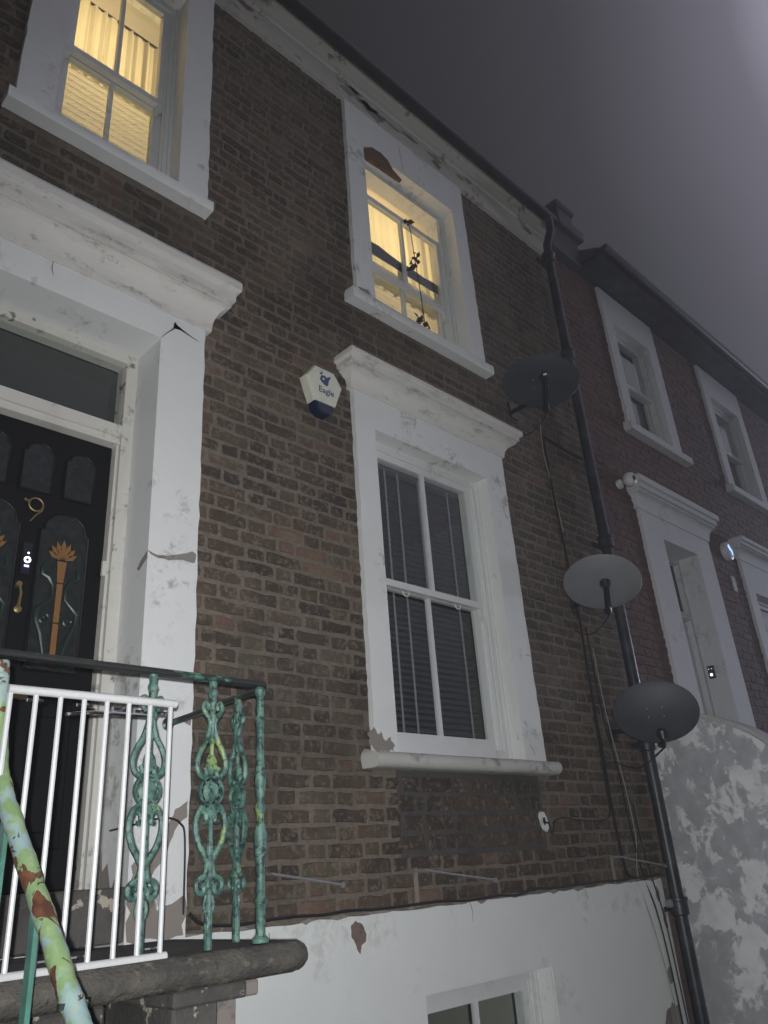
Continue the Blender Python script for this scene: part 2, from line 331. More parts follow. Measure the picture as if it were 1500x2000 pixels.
def slab_holes(mb, x0, x1, z0, z1, y0, y1, holes):
    xs = sorted({x0, x1, *[v for h in holes for v in h[:2] if x0 < v < x1]}); zs = sorted({z0, z1, *[v for h in holes for v in h[2:] if z0 < v < z1]})
    for i in range(len(xs) - 1):
        run = None
        for j in range(len(zs) - 1):
            cx, cz = (xs[i] + xs[i + 1]) / 2, (zs[j] + zs[j + 1]) / 2
            solid = not any(h[0] < cx < h[1] and h[2] < cz < h[3] for h in holes)
            if solid: run = [zs[j], zs[j + 1]] if run is None else [run[0], zs[j + 1]]
            if (not solid or j == len(zs) - 2) and run: mb.box(xs[i], xs[i + 1], y0, y1, run[0], run[1]); run = None
    return mb
def moulding(mb, x0, x1, prof, side=1.0, ybase=0.0, jit=0.0):
    """prof = (projection, z) from bottom to top; returns at both ends"""
    n = max(2, int((x1 - x0) / 0.12)) if jit else 1
    sect = []
    def row(fx, y=None):
        return [(fx(p), (ybase - p) if y is None else y, z) for p, z in prof]
    rows = [row(lambda p: x0 - p * side, ybase + 0.01)]
    for i in range(n + 1):
        t = i / n; j = R_.uniform(-jit, jit) if jit else 0
        rows.append([(x0 - p * side + (x1 - x0 + 2 * p * side) * t, ybase - p + j * 0.6 * (p > 0.05), z + j + (R_.uniform(-jit, jit) * 0.5 if jit else 0)) for p, z in prof])
    rows.append(row(lambda p: x1 + p * side, ybase + 0.01))
    return mb.loft(rows, False, False)

# ------------------------------------------------------------------ bricks
def brick_outline(L, H, rr):
    h = H / 2; l = L / 2; pts = []
    def j(a=0.0048): return rr.uniform(-a, a)
    nx = 3 if L > 0.15 else 2
    for i in range(nx + 1): pts.append((-l + L * i / nx + (j() if 0 < i < nx else (0.004 if i == 0 else -0.004)), -h + j() + 0.001))
    pts.append((l + j(), 0 + j()))
    for i in range(nx, -1, -1): pts.append((-l + L * i / nx + (j() if 0 < i < nx else (0.004 if i == 0 else -0.004)), h + j() - 0.001))
    pts.append((-l + j(), 0 + j()))
    return pts
def brick_geo(L, H, rr, depth=0.03):
    o = brick_outline(L, H, rr); n = len(o); tilt = rr.uniform(-0.002, 0.002); til2 = rr.uniform(-0.0015, 0.0015)
    def yy(x, z): return tilt * x / (L / 2) + til2 * z / (H / 2)
    front = [(x * (1 - 0.008 / L), yy(x, z), z * (1 - 0.010 / H)) for x, z in o]
    rim = [(x, 0.0045 + yy(x, z), z) for x, z in o]; back = [(x, depth, z) for x, z in o]
    vs = front + rim + back
    fs = [tuple(range(n))] + [(i, i + n, (i + 1) % n + n, (i + 1) % n) for i in range(n)] + [(i + n, i + 2 * n, (i + 1) % n + 2 * n, (i + 1) % n + n) for i in range(n)]
    return vs, fs
CW, CH = 768, 1024
def cproj(p):
    d = Vector(p) - Vector((0, -3, 0)); z = d.dot(cf)
    if z < 0.1: return None
    f = 1529.8 / 2000 * CH
    return CW / 2 + f * d.dot(cr) / z, CH / 2 - f * d.dot(cu) / z, z
def brick_field(parent, x0, x1, z0, z1, holes, mat, seed, course=0.0765, phase=0.0, tones=None, yfront=0.0, skip=None):
    rr = random.Random(seed); bricks = []
    per = 0.3485; n = int(math.ceil((z1 - z0) / course)); zc0 = z0
    for c in range(n):
        za = zc0 + c * course; zc = za + course / 2
        if zc > z1: break
        free = [(x0, x1)]
        for h in holes:
            if h[2] - 0.02 < zc < h[3] + 0.02:
                nf = []
                for a, b in free:
                    if h[1] <= a or h[0] >= b: nf.append((a, b)); continue
                    if h[0] > a: nf.append((a, h[0]))
                    if h[1] < b: nf.append((h[1], b))
                free = nf
        off = phase + (per / 2 if c % 2 else 0) + rr.uniform(-0.012, 0.012)
        x = x0 - 1.0 + off % per - 0.3; seq = 0
        while x < x1:
            L = (0.215 if seq % 2 == 0 else 0.1025) + rr.uniform(-0.006, 0.006)
            for a, b in free:
                s, t = max(x, a), min(x + L, b)
                if t - s > 0.03: bricks.append(((s + t) / 2, zc + rr.uniform(-0.003, 0.003), t - s))
            x += L + 0.0155; seq += 1
    if skip: bricks = [b for b in bricks if not skip(b[0], b[1])]
    H = course - 0.0165
    scored = []
    for b in bricks:
        q = cproj((b[0], 0, b[1]))
        vis = q is not None and -30 < q[0] < CW + 30 and -30 < q[1] < CH + 30
        scored.append((b, (b[2] / (q[2] ** 2) if vis else 0), vis))
    order = sorted(range(len(scored)), key=lambda i: -scored[i][1])
    pick = set([i for i in order if scored[i][2]][:300])
    protos = {}
    fv, ff, ft = [], [], []
    for i, (b, sc, vis) in enumerate(scored):
        if not vis and sc == 0 and rr.random() < 0: continue
        t = min(1.0, max(0.0, rr.gauss(0.42, 0.27) if tones is None else tones(b[0], b[1], rr)))
        y = yfront + rr.uniform(-0.003, 0.0025)
        if i in pick:
            key = (round(b[2] * 1000 / 6), rr.randrange(4)); 
            if key not in protos:
                vs, fs = brick_geo(key[0] * 0.006, H, rr)
                me = bpy.data.meshes.new('brick'); me.from_pydata(vs, [], fs); me.update(); me.materials.append(MATS[mat]); protos[key] = me
            o = link(bpy.data.objects.new('brick', protos[key]), parent, Vector((b[0], y, b[1]))); o['tone'] = t
        else:
            vs, fs = brick_geo(b[2], H, rr); k0 = len(fv)
            fv += [(v[0] + b[0], v[1] + y, v[2] + b[1]) for v in vs]; ff += [tuple(q + k0 for q in f) for f in fs]; ft += [t] * len(fs)
    if fv:
        me = bpy.data.meshes.new('far_bricks'); me.from_pydata(fv, [], ff); me.update(); me.materials.append(MATS[mat + '_field'])
        at = me.attributes.new('tone', 'FLOAT', 'FACE'); at.data.foreach_set('value', ft)
        o = link(bpy.data.objects.new('far_bricks', me), parent, Vector((0, 0, 0))); o['kind'] = 'stuff'

# ================================================================== setting
GZ = -1.60                                       # street level below the eye
o = MB().box(-60, 80, -60, 40, GZ - 1.9, GZ - 1.6).build('ground', 'asphalt'); tag(o, kind='structure')
o = MB().box(-40, 60, -40, -5.2, GZ - 1.55, GZ - 0.12).build('road', 'asphalt'); tag(o, kind='structure')
o = MB().box(-40, 60, -5.2, -1.9, GZ - 1.55, GZ).build('pavement', 'paving'); tag(o, kind='structure')

# ================================================================== the brown brick house
house = thing('terraced_house', (2.7, 0, GZ), 'brown brick terraced house with number nine on its black door and two lit upper windows', 'house')
GFW = (3.01, 4.11, 0.575, 2.50); UFW = (3.11, 4.14, 3.56, 5.07); UF1 = (0.88, 1.585, 3.56, 5.25); BSW = (3.085, 4.085, -1.75, -0.545)
DOOR = (0.715, 1.535, -0.17, 2.50)
SUR_G = (2.845, 4.325, 0.52, 2.76); SUR_U = (2.935, 4.30, 3.50, 5.50); SUR_1 = (0.69, 1.772, 3.53, 5.50); SUR_D = (0.47, 1.785, -0.4, 2.75)
XL, XR = -1.2, 5.64
def grow(h, a): return (h[0] - a, h[1] + a, h[2] - a, h[3] + a)
mb = slab_holes(MB(), XL, XR, -0.24, 5.80, 0.0045, 0.22, [grow(GFW, .03), grow(UFW, .03), grow(UF1, .03), grow(DOOR, .03)])
bw = mb.build('brick_wall', 'mortar', house)
ZB = -0.165
def tones(x, z, rr):
    t = rr.gauss(0.42, 0.34)
    if 3.0 < x < 4.25 and z < 0.46: t = rr.gauss(0.10, 0.10)
    if rr.random() < 0.06: t = 0.0
    if rr.random() < 0.05: t = rr.uniform(0.85, 1)
    return t
infill = (3.02, 4.24, 0.07, 0.452)
brick_field(bw, XL, XR, ZB - 0.004, 5.46, [SUR_G[:2] + (0.45, 2.75), SUR_U[:2] + (3.44, 5.6), SUR_1[:2] + (3.44, 5.6), SUR_D, infill], 'brown_brick', 31, tones=tones)
# dark cement-pointed infill under the window
ip = MB().box(infill[0] - 0.01, infill[1] + 0.01, 0.0015, 0.0042, infill[2] - 0.02, infill[3] + 0.03).build('infill_panel', 'infill_mortar', house)
rr = random.Random(5)
for c in range(4):
    z = infill[2] + 0.047 + c * 0.0945; x = infill[0] + (0.03 if c % 2 else -0.06); q = c
    while x < infill[1]:
        L = (0.235 if q % 2 == 0 else 0.125) + rr.uniform(-.01, .01); a, b = max(x, infill[0]), min(x + L, infill[1])
        if b - a > 0.04:
            vs, fs = brick_geo(b - a, 0.078, rr); m2 = MB().add([(v[0] + (a + b) / 2, v[1] - 0.001, v[2] + z) for v in vs], fs)
            ob = m2.build('brick', 'brown_brick', ip); ob['tone'] = max(0.0, rr.gauss(0.10, 0.12))
        x += L + 0.016; q += 1

# ---- rendered basement wall
mb = slab_holes(MB(), XL, 5.49, -3.2, -0.26, -0.022, 0.20, [grow(BSW, 0.012)])
base = mb.build('basement_wall', 'basement_paint', house)
top = [(XL, -0.26)] + [(5.49, -0.26)] + list(reversed([(XL + 0.001, -0.185)] + [(XL + i * 0.085, -0.178 + R_.uniform(-0.005, 0.005)) for i in range(1, 78)] + [(5.488, -0.175)]))
MB().prism([(x, z) for x, z in top], -0.0225, 0.004).build('plinth_top', 'basement_paint', base)
def patch(name, poly, y, mat, parent, th=0.002):
    return MB().prism(poly, y - th, y + 0.001).build(name, mat, parent)
def ragged(poly, amp, st=0.012, seed=1):
    rr = random.Random(seed); outp = []
    for i in range(len(poly)): outp += jag(*poly[i], *poly[(i + 1) % len(poly)], amp, st, rr)
    return outp
patch('flaked_patch', ragged([(2.659, -0.196), (2.70, -0.215), (2.722, -0.255), (2.716, -0.285), (2.688, -0.297), (2.679, -0.33), (2.668, -0.318), (2.652, -0.285), (2.633, -0.262), (2.632, -0.212)], 0.003), -0.0226, 'exposed_brown', base)
rr = random.Random(8)
for i in range(15):
    x = XL + 2.9 + i * 0.27 + rr.uniform(-.1, .1); L = rr.uniform(0.05, 0.22); h = rr.uniform(0.006, 0.022)
    patch('flaked_edge', ragged([(x, -0.172), (x + L * 0.4, -0.172 - h), (x + L, -0.175), (x + L * 0.6, -0.164)], 0.003, 0.02, i), -0.0227, 'exposed_render', base)
for i, (x, z, w, h) in enumerate(((5.30, -0.98, 0.22, 0.20), (5.10, -1.12, 0.26, 0.16), (5.36, -0.74, 0.08, 0.10), (5.44, -0.42, 0.05, 0.14), (5.40, -0.27, 0.05, 0.10), (4.85, -1.20, 0.2, 0.10))):
    patch('flaked_patch', ragged([(x - w / 2, z), (x - w * .2, z + h * .35), (x + w * .1, z + h / 2), (x + w / 2, z + h * .2), (x + w * .45, z - h * .3), (x, z - h / 2), (x - w * .35, z - h * .3)], 0.014, 0.03, 40 + i), -0.0226, 'exposed_render', base)
for i, pts in enumerate((((3.46, -0.18), (3.475, -0.22), (3.47, -0.27)), ((4.54, -0.18), (4.55, -0.22), (4.56, -0.245)), ((2.18, -0.20), (2.185, -0.25), (2.19, -0.30)))):
    MB().tube([(x, -0.0225, z) for x, z in pts], [0.0025, 0.002, 0.0008], 5).build('hairline_crack', 'exposed_render', base)

# ---- window builder
def sash_window(parent, H, op, sur, yf=0.09, top_z=None, drop=0.0, meet=None, cornice=None, sill=None, paint='white_masonry', proud=0.03, bars=True, jagamp=0.004, simple=False, mould='dirty_moulding', wp='window_paint', frame_w=0.055):
    x0, x1, z0, z1 = op; sx0, sx1, sz0, sz1 = sur
    F = MB()                                            # box frame
    ff = frame_w
    F.box(x0 - 0.02, x0 + ff, yf, yf + 0.13, z0, z1 - 0.001); F.box(x1 - ff, x1 + 0.02, yf, yf + 0.13, z0, z1 - 0.001); F.box(x0 + ff, x1 - ff, yf + 0.002, yf + 0.13, z1 - 0.055, z1 + 0.01); F.box(x0 + ff, x1 - ff, yf - 0.01, yf + 0.13, z0 - 0.01, z0 + 0.045)
    F.box(x1 - ff - 0.012, x1 - ff + 0.004, yf + 0.012, yf + 0.024, z0 + 0.045, z1 - 0.055); F.box(x1 - 0.018, x1 + 0.01, yf - 0.012, yf + 0.004, z0, z1 - 0.002)
    w = F.build('sash_window', wp, parent)
    yw = -proud
    P = MB()
    P.prism(jag(sx0, sz0, x0, sz0, 0) + jag(x0, sz0, x0, z1, 0, 9) + jag(x0, z1, sx0, z1, 0) + jag(sx0, z1, sx0, sz0, jagamp), yw, yf + 0.02)
    P.prism(jag(x1, sz0, sx1, sz0, 0) + jag(sx1, sz0, sx1, z1, jagamp) + jag(sx1, z1, x1, z1, 0) + jag(x1, z1, x1, sz0, 0, 9), yw, yf + 0.02)
    P.prism(jag(sx0, z1, sx1, z1, 0, 9) + jag(sx1, z1, sx1, sz1, jagamp) + jag(sx1, sz1, sx0, sz1, 0, 9) + jag(sx0, sz1, sx0, z1, jagamp), yw, yf + 0.02)
    P.build('surround', paint, w)
    gx0, gx1 = x0 + ff, x1 - ff; gz0, gz1 = z0 + 0.045, z1 - 0.055
    mz = meet if meet else (gz0 + gz1) / 2
    st, tr, mr_, br, gb = 0.048, 0.045, 0.042, 0.075, 0.022
    def sash(name, za, zb, ya, tr, br, horn):
        Q = MB(); y1 = ya + 0.04
        Q.box(gx0, gx0 + st, ya, y1, za, zb); Q.box(gx1 - st, gx1, ya, y1, za, zb)
        Q.box(gx0 + st, gx1 - st, ya + 0.001, y1 - 0.001, zb - tr, zb - 0.0005); Q.box(gx0 + st, gx1 - st, ya + 0.001, y1 - 0.001, za + 0.0005, za + br)
        if horn and not simple:
            for hx in (gx0, gx1 - st): Q.prism([(hx + .002, za + .001), (hx + st - .002, za + .001), (hx + st - .006, za - .035), (hx + st * .45, za - .075), (hx + .006, za - .085)], ya + .003, y1 - .003)
        s_ = Q.build(name, wp, w)
        cx = (gx0 + gx1) / 2
        xs = [gx0 + st, gx1 - st]
        if bars: MB().box(cx - gb / 2, cx + gb / 2, ya + 0.004, y1 - 0.004, za + br, zb - tr).build('glazing_bar', wp, w); xs = [gx0 + st, cx - gb / 2, cx + gb / 2, gx1 - st]
        for i in range(0, len(xs), 2): MB().box(xs[i] - .003, xs[i + 1] + .003, ya + 0.018, ya + 0.022, za + br - .003, zb - tr + .003).build('pane', 'window_glass', w)
    sash('upper_sash', mz - mr_ / 2 - drop, gz1 - drop, yf + 0.018, tr, mr_, True)
    sash('lower_sash', gz0, mz + mr_ / 2, yf + 0.064, mr_, br, False)
    if sill:
        (a, b, zt, zb, pr) = sill
        n = 7; prof = [(0.0, zb), (pr - 0.004, zb), (pr, zb + 0.006), (pr, zt - 0.012), (pr - 0.008, zt - 0.002), (-yf * 0.9, zt + 0.03)] if not cornice else [(0.0, zb)] + [(pr - (zt - zb) / 2 * (1 - math.cos(t)), (zt + zb) / 2 - (zt - zb) / 2 * math.sin(t)) for t in [math.pi / 2 - math.pi * i / n for i in range(n + 1)]] + [(-yf * 0.9, zt + 0.025)]
        moulding(MB(), a, b, prof, 0.15, 0.0, 0.002).build('sill', 'stone_paint' if cornice else paint, w, True)
    if cornice:
        a, b, prof, sd = cornice
        moulding(MB(), a, b, prof, sd, 0.0, 0.0022).build('cornice', mould, w, False)
    return w
def cprof(zb, zt, pr, p0=0.03):
    h = zt - zb; P = [(p0 - 0.035, zb), (p0 + 0.008, zb + 0.001)]
    for i in range(7):
        t = i / 6 * math.pi / 2; P.append((p0 + 0.010 + (pr - 0.055 - p0) * (1 - math.cos(t)), zb + 0.015 + h * 0.42 * math.sin(t)))
    P += [(pr - 0.050, zb + h * 0.50), (pr - 0.050, zb + h * 0.57), (pr - 0.026, zb + h * 0.575), (pr - 0.026, zb + h * 0.74), (pr - 0.004, zb + h * 0.76), (pr, zb + h * 0.79), (pr, zb + h * 0.93), (pr - 0.008, zt - 0.004), (0.0, zt + 0.012), (-0.01, zt + 0.012)]
    return P
w_g = sash_window(house, None, GFW, SUR_G, 0.075, meet=1.56, cornice=(2.845, 4.325, cprof(2.735, 2.945, 0.168), 0.72), sill=(2.79, 4.33, 0.545, 0.468, 0.125))
w_u = sash_window(house, None, UFW, SUR_U, 0.09, meet=4.30, drop=0.245, sill=(2.86, 4.305, 3.528, 3.442, 0.085))
w_1 = sash_window(house, None, UF1, SUR_1, 0.10, meet=4.33, sill=(0.66, 1.768, 3.545, 3.467, 0.085), frame_w=0.045)
for hx in (3.32, 3.80):                      # sash hooks under the meeting rail
    MB().tube([(hx + 0.028 * math.cos(t), 0.115, 1.535 + 0.03 * math.sin(t)) for t in [math.pi + math.pi * i / 8 for i in range(9)]], 0.004, 6).build('sash_hook', 'window_paint', w_g, True)
# broken lintel above the right upper window: old timber bared where the stucco fell away
patch('bare_lintel', ragged([(3.118, 5.045), (3.20, 5.11), (3.30, 5.125), (3.37, 5.10), (3.42, 5.03), (3.47, 5.01), (3.52, 4.985), (3.13, 4.965)], 0.004, 0.02, 3), 0.0, 'old_wood', w_u, 0.0335)
patch('flaked_patch', ragged([(2.80, 0.645), (2.84, 0.672), (2.862, 0.64), (2.89, 0.652), (2.91, 0.61), (2.955, 0.628), (2.985, 0.585), (2.97, 0.560), (2.90, 0.552), (2.84, 0.56), (2.80, 0.60)], 0.009, 0.014, 7), -0.0305, 'exposed_render', w_g)
patch('soot_stain', ragged([(2.948, 3.60), (3.03, 3.615), (3.08, 3.575), (3.09, 3.54), (3.0, 3.55)], 0.004, 0.02, 9), -0.0305, 'exposed_render', w_u)
for i, poly in enumerate(([(3.53, 5.36), (3.535, 5.28), (3.545, 5.20), (3.55, 5.12)], [(4.26, 1.22), (4.29, 1.235), (4.32, 1.228)], [(4.17, 0.645), (4.20, 0.62), (4.21, 0.585)], [(4.28, 3.74), (4.31, 3.735)])):
    MB().tube([(x, -0.030, z) for x, z in poly], 0.0022, 5).build('hairline_crack', 'exposed_render', w_u if poly[0][1] > 3 else w_g)

# ---- basement window
bwn = sash_window(house, None, BSW, (BSW[0] - 0.03, BSW[1] + 0.03, BSW[2], BSW[3] + 0.03), 0.085, proud=0.018, paint='basement_paint', jagamp=0, simple=True, frame_w=0.05)

# ---- eaves band, soffit and gutter, roof slope
eb = MB(); n = 60
eb.prof_x([(-0.034, 5.44), (0.01, 5.44), (0.01, 5.80), (-0.11, 5.80), (-0.11, 5.775), (-0.085, 5.745), (-0.06, 5.70), (-0.048, 5.66), (-0.034, 5.655)], XL, 5.70)
eaves = eb.build('eaves_band', 'eaves_paint', house)
rr = random.Random(12)
for i in range(16):
    x = 2.95 + rr.uniform(0, 1.5) if i < 10 else rr.uniform(1.9, 5.4); z = 5.60 + rr.uniform(-.10, .03); w, h = rr.uniform(.05, .16), rr.uniform(.02, .05)
    patch('flaked_patch', ragged([(x - w, z), (x, z + h), (x + w, z + h * .3), (x + w * .4, z - h)], 0.008, 0.03, 60 + i), -0.0345, 'exposed_render' if i % 3 else 'exposed_brown', eaves)
ring = [(-0.125 + 0.0, 5.80)] + [(-0.175 + 0.050 * math.cos(t), 5.79 - 0.050 * math.sin(t)) for t in [math.pi * i / 8 for i in range(9)]] + [(-0.225, 5.805), (-0.125, 5.805)]
MB().prof_x(ring, XL, 5.62).build('gutter', 'black_gutter', house, True)
MB().add([(XL, -0.12, 5.81), (5.6, -0.12, 5.81), (5.6, 3.2, 7.6), (XL, 3.2, 7.6), (XL, -0.12, 5.80), (5.6, -0.12, 5.80), (5.6, 3.2, 5.80), (XL, 3.2, 5.80)], [(0, 1, 2, 3), (4, 5, 6, 7), (0, 1, 5, 4), (1, 2, 6, 5), (3, 0, 4, 7), (2, 3, 7, 6)]).build('roof', 'slate_roof', house)
# party wall upstand with a stepped coping between the two roofs
pw = MB().box(5.66, 6.20, -0.10, 3.2, 5.58, 5.92, 0.01).box(5.78, 6.26, -0.16, 1.4, 5.92, 6.05, 0.012).box(5.84, 6.13, -0.13, 0.85, 6.05, 6.21, 0.015).box(5.81, 6.16, -0.16, 0.90, 6.21, 6.27, 0.02).build('parapet', 'slate_roof', house)

# ---- door surround, frame, fanlight, door leaf
D = MB()
x0, x1, z0, z1 = DOOR; sx0, sx1, _, sz1 = SUR_D; yb = 0.235
D.prism(jag(sx0, -0.19, x0, -0.19, 0, 9) + jag(x0, -0.19, x0, z1, 0, 9) + jag(x0, z1, sx0, z1, 0, 9) + jag(sx0, z1, sx0, -0.19, .003), -0.03, yb)
D.prism(jag(x1, -0.19, sx1, -0.19, 0, 9) + jag(sx1, -0.19, sx1, z1, .004) + jag(sx1, z1, x1, z1, 0, 9) + jag(x1, z1, x1, -0.19, 0, 9), -0.03, yb)
D.prism(jag(sx0, z1, sx1, z1, 0, 9) + jag(sx1, z1, sx1, sz1, .003) + jag(sx1, sz1, sx0, sz1, 0, 9) + jag(sx0, sz1, sx0, z1, .003), -0.03, yb)
dsur = D.build('door_surround', 'white_masonry', house)
moulding(MB(), sx0, sx1, cprof(2.665, 2.985, 0.165), 0.85, 0.0, 0.003).build('cornice', 'dirty_moulding', dsur)
patch('cement_repair', ragged([(1.533, 1.352), (1.588, 1.338), (1.63, 1.345), (1.70, 1.37), (1.754, 1.395), (1.775, 1.385), (1.768, 1.340), (1.70, 1.343), (1.639, 1.325), (1.585, 1.325), (1.55, 1.335)], 0.004, 0.02, 21), -0.0305, 'exposed_render', dsur)
MB().add([(1.5335, y, z) for y, z in ((-0.028, 1.352), (0.03, 1.32), (0.06, 1.29), (0.04, 1.275), (0.0, 1.30), (-0.028, 1.315))], [tuple(range(6))]).build('cement_repair', 'exposed_render', dsur)
MB().prism([(1.545, 2.52), (1.605, 2.585), (1.602, 2.625), (1.63, 2.60), (1.665, 2.592), (1.745, 2.575), (1.663, 2.60), (1.625, 2.612), (1.607, 2.632), (1.598, 2.588)], -0.0325, -0.029).build('open_crack', 'black_plastic', dsur)
MB().tube([(1.537, -0.0305, 2.502), (1.56, -0.0305, 2.535), (1.60, -0.0305, 2.585)], 0.002, 5).build('hairline_crack', 'exposed_render', dsur)
MB().tube([(0.98, -0.031, 2.735), (0.985, -0.031, 2.69), (0.972, -0.031, 2.655), (0.972, -0.031, 2.62), (0.984, -0.031, 2.585)], [.0012, .003, .0022, .003, .0008], 5).build('hairline_crack', 'exposed_render', dsur)
patch('flaked_patch', ragged([(1.60, 0.09), (1.66, 0.16), (1.72, 0.28), (1.775, 0.31), (1.775, 0.25), (1.72, 0.20), (1.68, 0.10), (1.63, 0.04)], 0.006, 0.02, 23), -0.0306, 'exposed_render', dsur)
patch('flaked_patch', ragged([(1.545, -0.17), (1.545, 0.08), (1.58, 0.12), (1.62, 0.0), (1.66, -0.08), (1.72, -0.06), (1.775, -0.03), (1.775, -0.17)], 0.012, 0.03, 24), -0.0306, 'exposed_render', dsur)
patch('flaked_patch', ragged([(1.73, 0.645), (1.775, 0.66), (1.775, 0.61), (1.75, 0.62)], 0.004, 0.02, 25), -0.0307, 'exposed_render', dsur)
MB().add([(1.5335, y, z) for y, z in ((-0.028, -0.17), (-0.028, -0.06), (0.01, 0.02), (0.03, -0.03), (0.06, 0.06), (0.10, 0.0), (0.14, 0.10), (0.18, 0.07), (0.198, 0.15), (0.198, -0.17))], [tuple(range(10))]).build('flaked_patch', 'exposed_render', dsur)
fr = MB()
fr.box(1.478, 1.536, 0.20, 0.30, -0.02, 2.498); fr.box(0.714, 0.772, 0.20, 0.30, -0.02, 2.498); fr.box(0.772, 1.478, 0.202, 0.30, 2.445, 2.499)
fr.box(0.772, 1.478, 0.195, 0.30, 2.010, 2.072); fr.box(0.772, 1.478, 0.212, 0.30, 1.975, 2.010); fr.box(1.466, 1.478, 0.225, 0.30, -0.02, 2.01)
dfr = fr.build('door_frame', 'jamb_paint', house)
MB().box(0.76, 1.49, 0.245, 0.25, 2.065, 2.45).build('fanlight', 'window_glass', dfr)
MB().box(1.448, 1.468, 0.222, 0.236, 1.295, 1.365).build('keep', 'jamb_paint', dfr)
YD = 0.262
DX0, DX1, DZ0, DZ1 = 0.777, 1.464, 0.016, 1.972
dl = MB().box(DX0, DX1, YD, YD + 0.045, DZ0, DZ1, 0.003).build('front_door', 'door_paint', house)
def arch(xa, xb, za, zs, zt, shoulder=0.016):
    """panel outline with small shoulders and a rounded or pointed head"""
    c = (xa + xb) / 2; w = (xb - xa) / 2 - shoulder; pts = [(xa, za), (xb, za), (xb, zs), (xb - shoulder, zs + 0.01)]
    for i in range(1, 10):
        t = math.pi * i / 10; pts.append((c + w * math.cos(t), zs + 0.012 + (zt - zs - 0.012) * math.sin(t)))
    return pts + [(xa + shoulder, zs + 0.01), (xa, zs)]
def door_panel(xa, xb, za, zs, zt):
    o = arch(xa, xb, za, zs, zt); g = MB().prism(o, YD - 0.004, YD + 0.002).build('panel', 'door_glass', dl)
    MB().tube([(x, YD - 0.004, z) for x, z in o + o[:1]], 0.0065, 6).build('panel_bead', 'door_paint', dl, True)
    return g
for xc in (0.931, 1.125, 1.319): door_panel(xc - 0.07, xc + 0.07, 1.64, 1.83, 1.882)
def tall(xa, xb, flip):
    door_panel(xa, xb, 0.845, 1.465, 1.562)
    c = (xa + xb) / 2
    for i in range(7):                       # amber flame petals
        a = rad(-62 + 124 * i / 6); L = 0.102 - 0.008 * abs(i - 3)
        b0 = (c + 0.012 * math.sin(a), 1.335 + 0.008 * math.cos(a)); tip = (c + L * math.sin(a) * 0.92, 1.335 + L * math.cos(a)); wd = 0.0125
        nx, nz_ = math.cos(a), -math.sin(a); mid = (b0[0] * 0.42 + tip[0] * 0.58, b0[1] * 0.42 + tip[1] * 0.58)
        MB().prism([(b0[0], b0[1]), (mid[0] + nx * wd, mid[1] + nz_ * wd), tip, (mid[0] - nx * wd, mid[1] - nz_ * wd)], YD - 0.009, YD - 0.003).build('petal', 'amber_glass', dl)
    for za, zb, wa, wb in ((1.235, 1.332, 0.013, 0.021), (1.055, 1.229, 0.012, 0.013), (0.875, 1.049, 0.012, 0.012)):
        MB().prism([(c - wa, za), (c + wa, za), (c + wb, zb), (c - wb, zb)], YD - 0.009, YD - 0.003).build('stem', 'amber_glass', dl)
    for s in (-1, 1):                        # dark curling leaves either side
        path = [(0.070, 1.315), (0.080, 1.29), (0.078, 1.262), (0.05, 1.25), (0.028, 1.215), (0.030, 1.16), (0.065, 1.125), (0.088, 1.10), (0.082, 1.05), (0.06, 1.0), (0.048, 0.95), (0.036, 0.90)]
        MB().tube([(c + s * u, YD - 0.006, z) for u, z in path], [.005, .011, .008, .011, .008, .007, .008, .012, .011, .010, .008, .004], 7).build('leaf', 'lead_came', dl, True)
        sp = [(0.055 + 0.026 * (1 - i / 22) * math.cos(2.2 + i * 0.36), 1.065 + 0.026 * (1 - i / 22) * math.sin(2.2 + i * 0.36)) for i in range(18)]
        MB().tube([(c + s * u, YD - 0.006, z) for u, z in sp], 0.006, 6).build('leaf', 'lead_came', dl, True)
        MB().prism([(c + s * 0.02, 0.86), (c + s * 0.06, 0.905), (c + s * 0.095, 0.90), (c + s * 0.09, 0.865), (c + s * 0.05, 0.85)], YD - 0.009, YD - 0.003).build('leaf', 'lead_came', dl)
tall(1.168, 1.388, 1); tall(0.862, 1.082, -1)
for xa, xb, za, zb in ((1.168, 1.388, 0.16, 0.72), (0.862, 1.082, 0.16, 0.72)):
    MB().box(xa, xb, YD - 0.010, YD + 0.002, za, zb, 0.008).build('panel', 'door_paint', dl)
    MB().box(xa + 0.045, xb - 0.045, YD - 0.018, YD - 0.008, za + 0.06, zb - 0.06, 0.006).build('panel_field', 'door_paint', dl)
nine = [(1.086 + 0.0, 1.588), (1.098, 1.581), (1.112, 1.586)] ; cx, cz, r = 1.136, 1.573, 0.031
nine = [(1.118, 1.583)] + [(cx + r * math.cos(t), cz + r * math.sin(t)) for t in [rad(165 - i * 20) for i in range(0, 12)]] 
N9 = MB().tube([(x, YD - 0.008, z) for x, z in [(cx + r * math.cos(rad(a)), cz + r * math.sin(rad(a))) for a in range(160, -221, -20)]], 0.0042, 8)
N9.tube([(cx + r, YD - 0.008, cz), (cx + r * 0.9, YD - 0.008, cz - 0.025), (1.142, YD - 0.008, 1.525), (1.119, YD - 0.008, 1.489)], [.0045, .0045, .004, .0035], 8)
N9.tube([(1.112, YD - 0.008, 1.590), (1.098, YD - 0.008, 1.582), (1.084, YD - 0.008, 1.588)], [.004, .005, .008], 8)
N9.build('house_number', 'brass', dl, True)
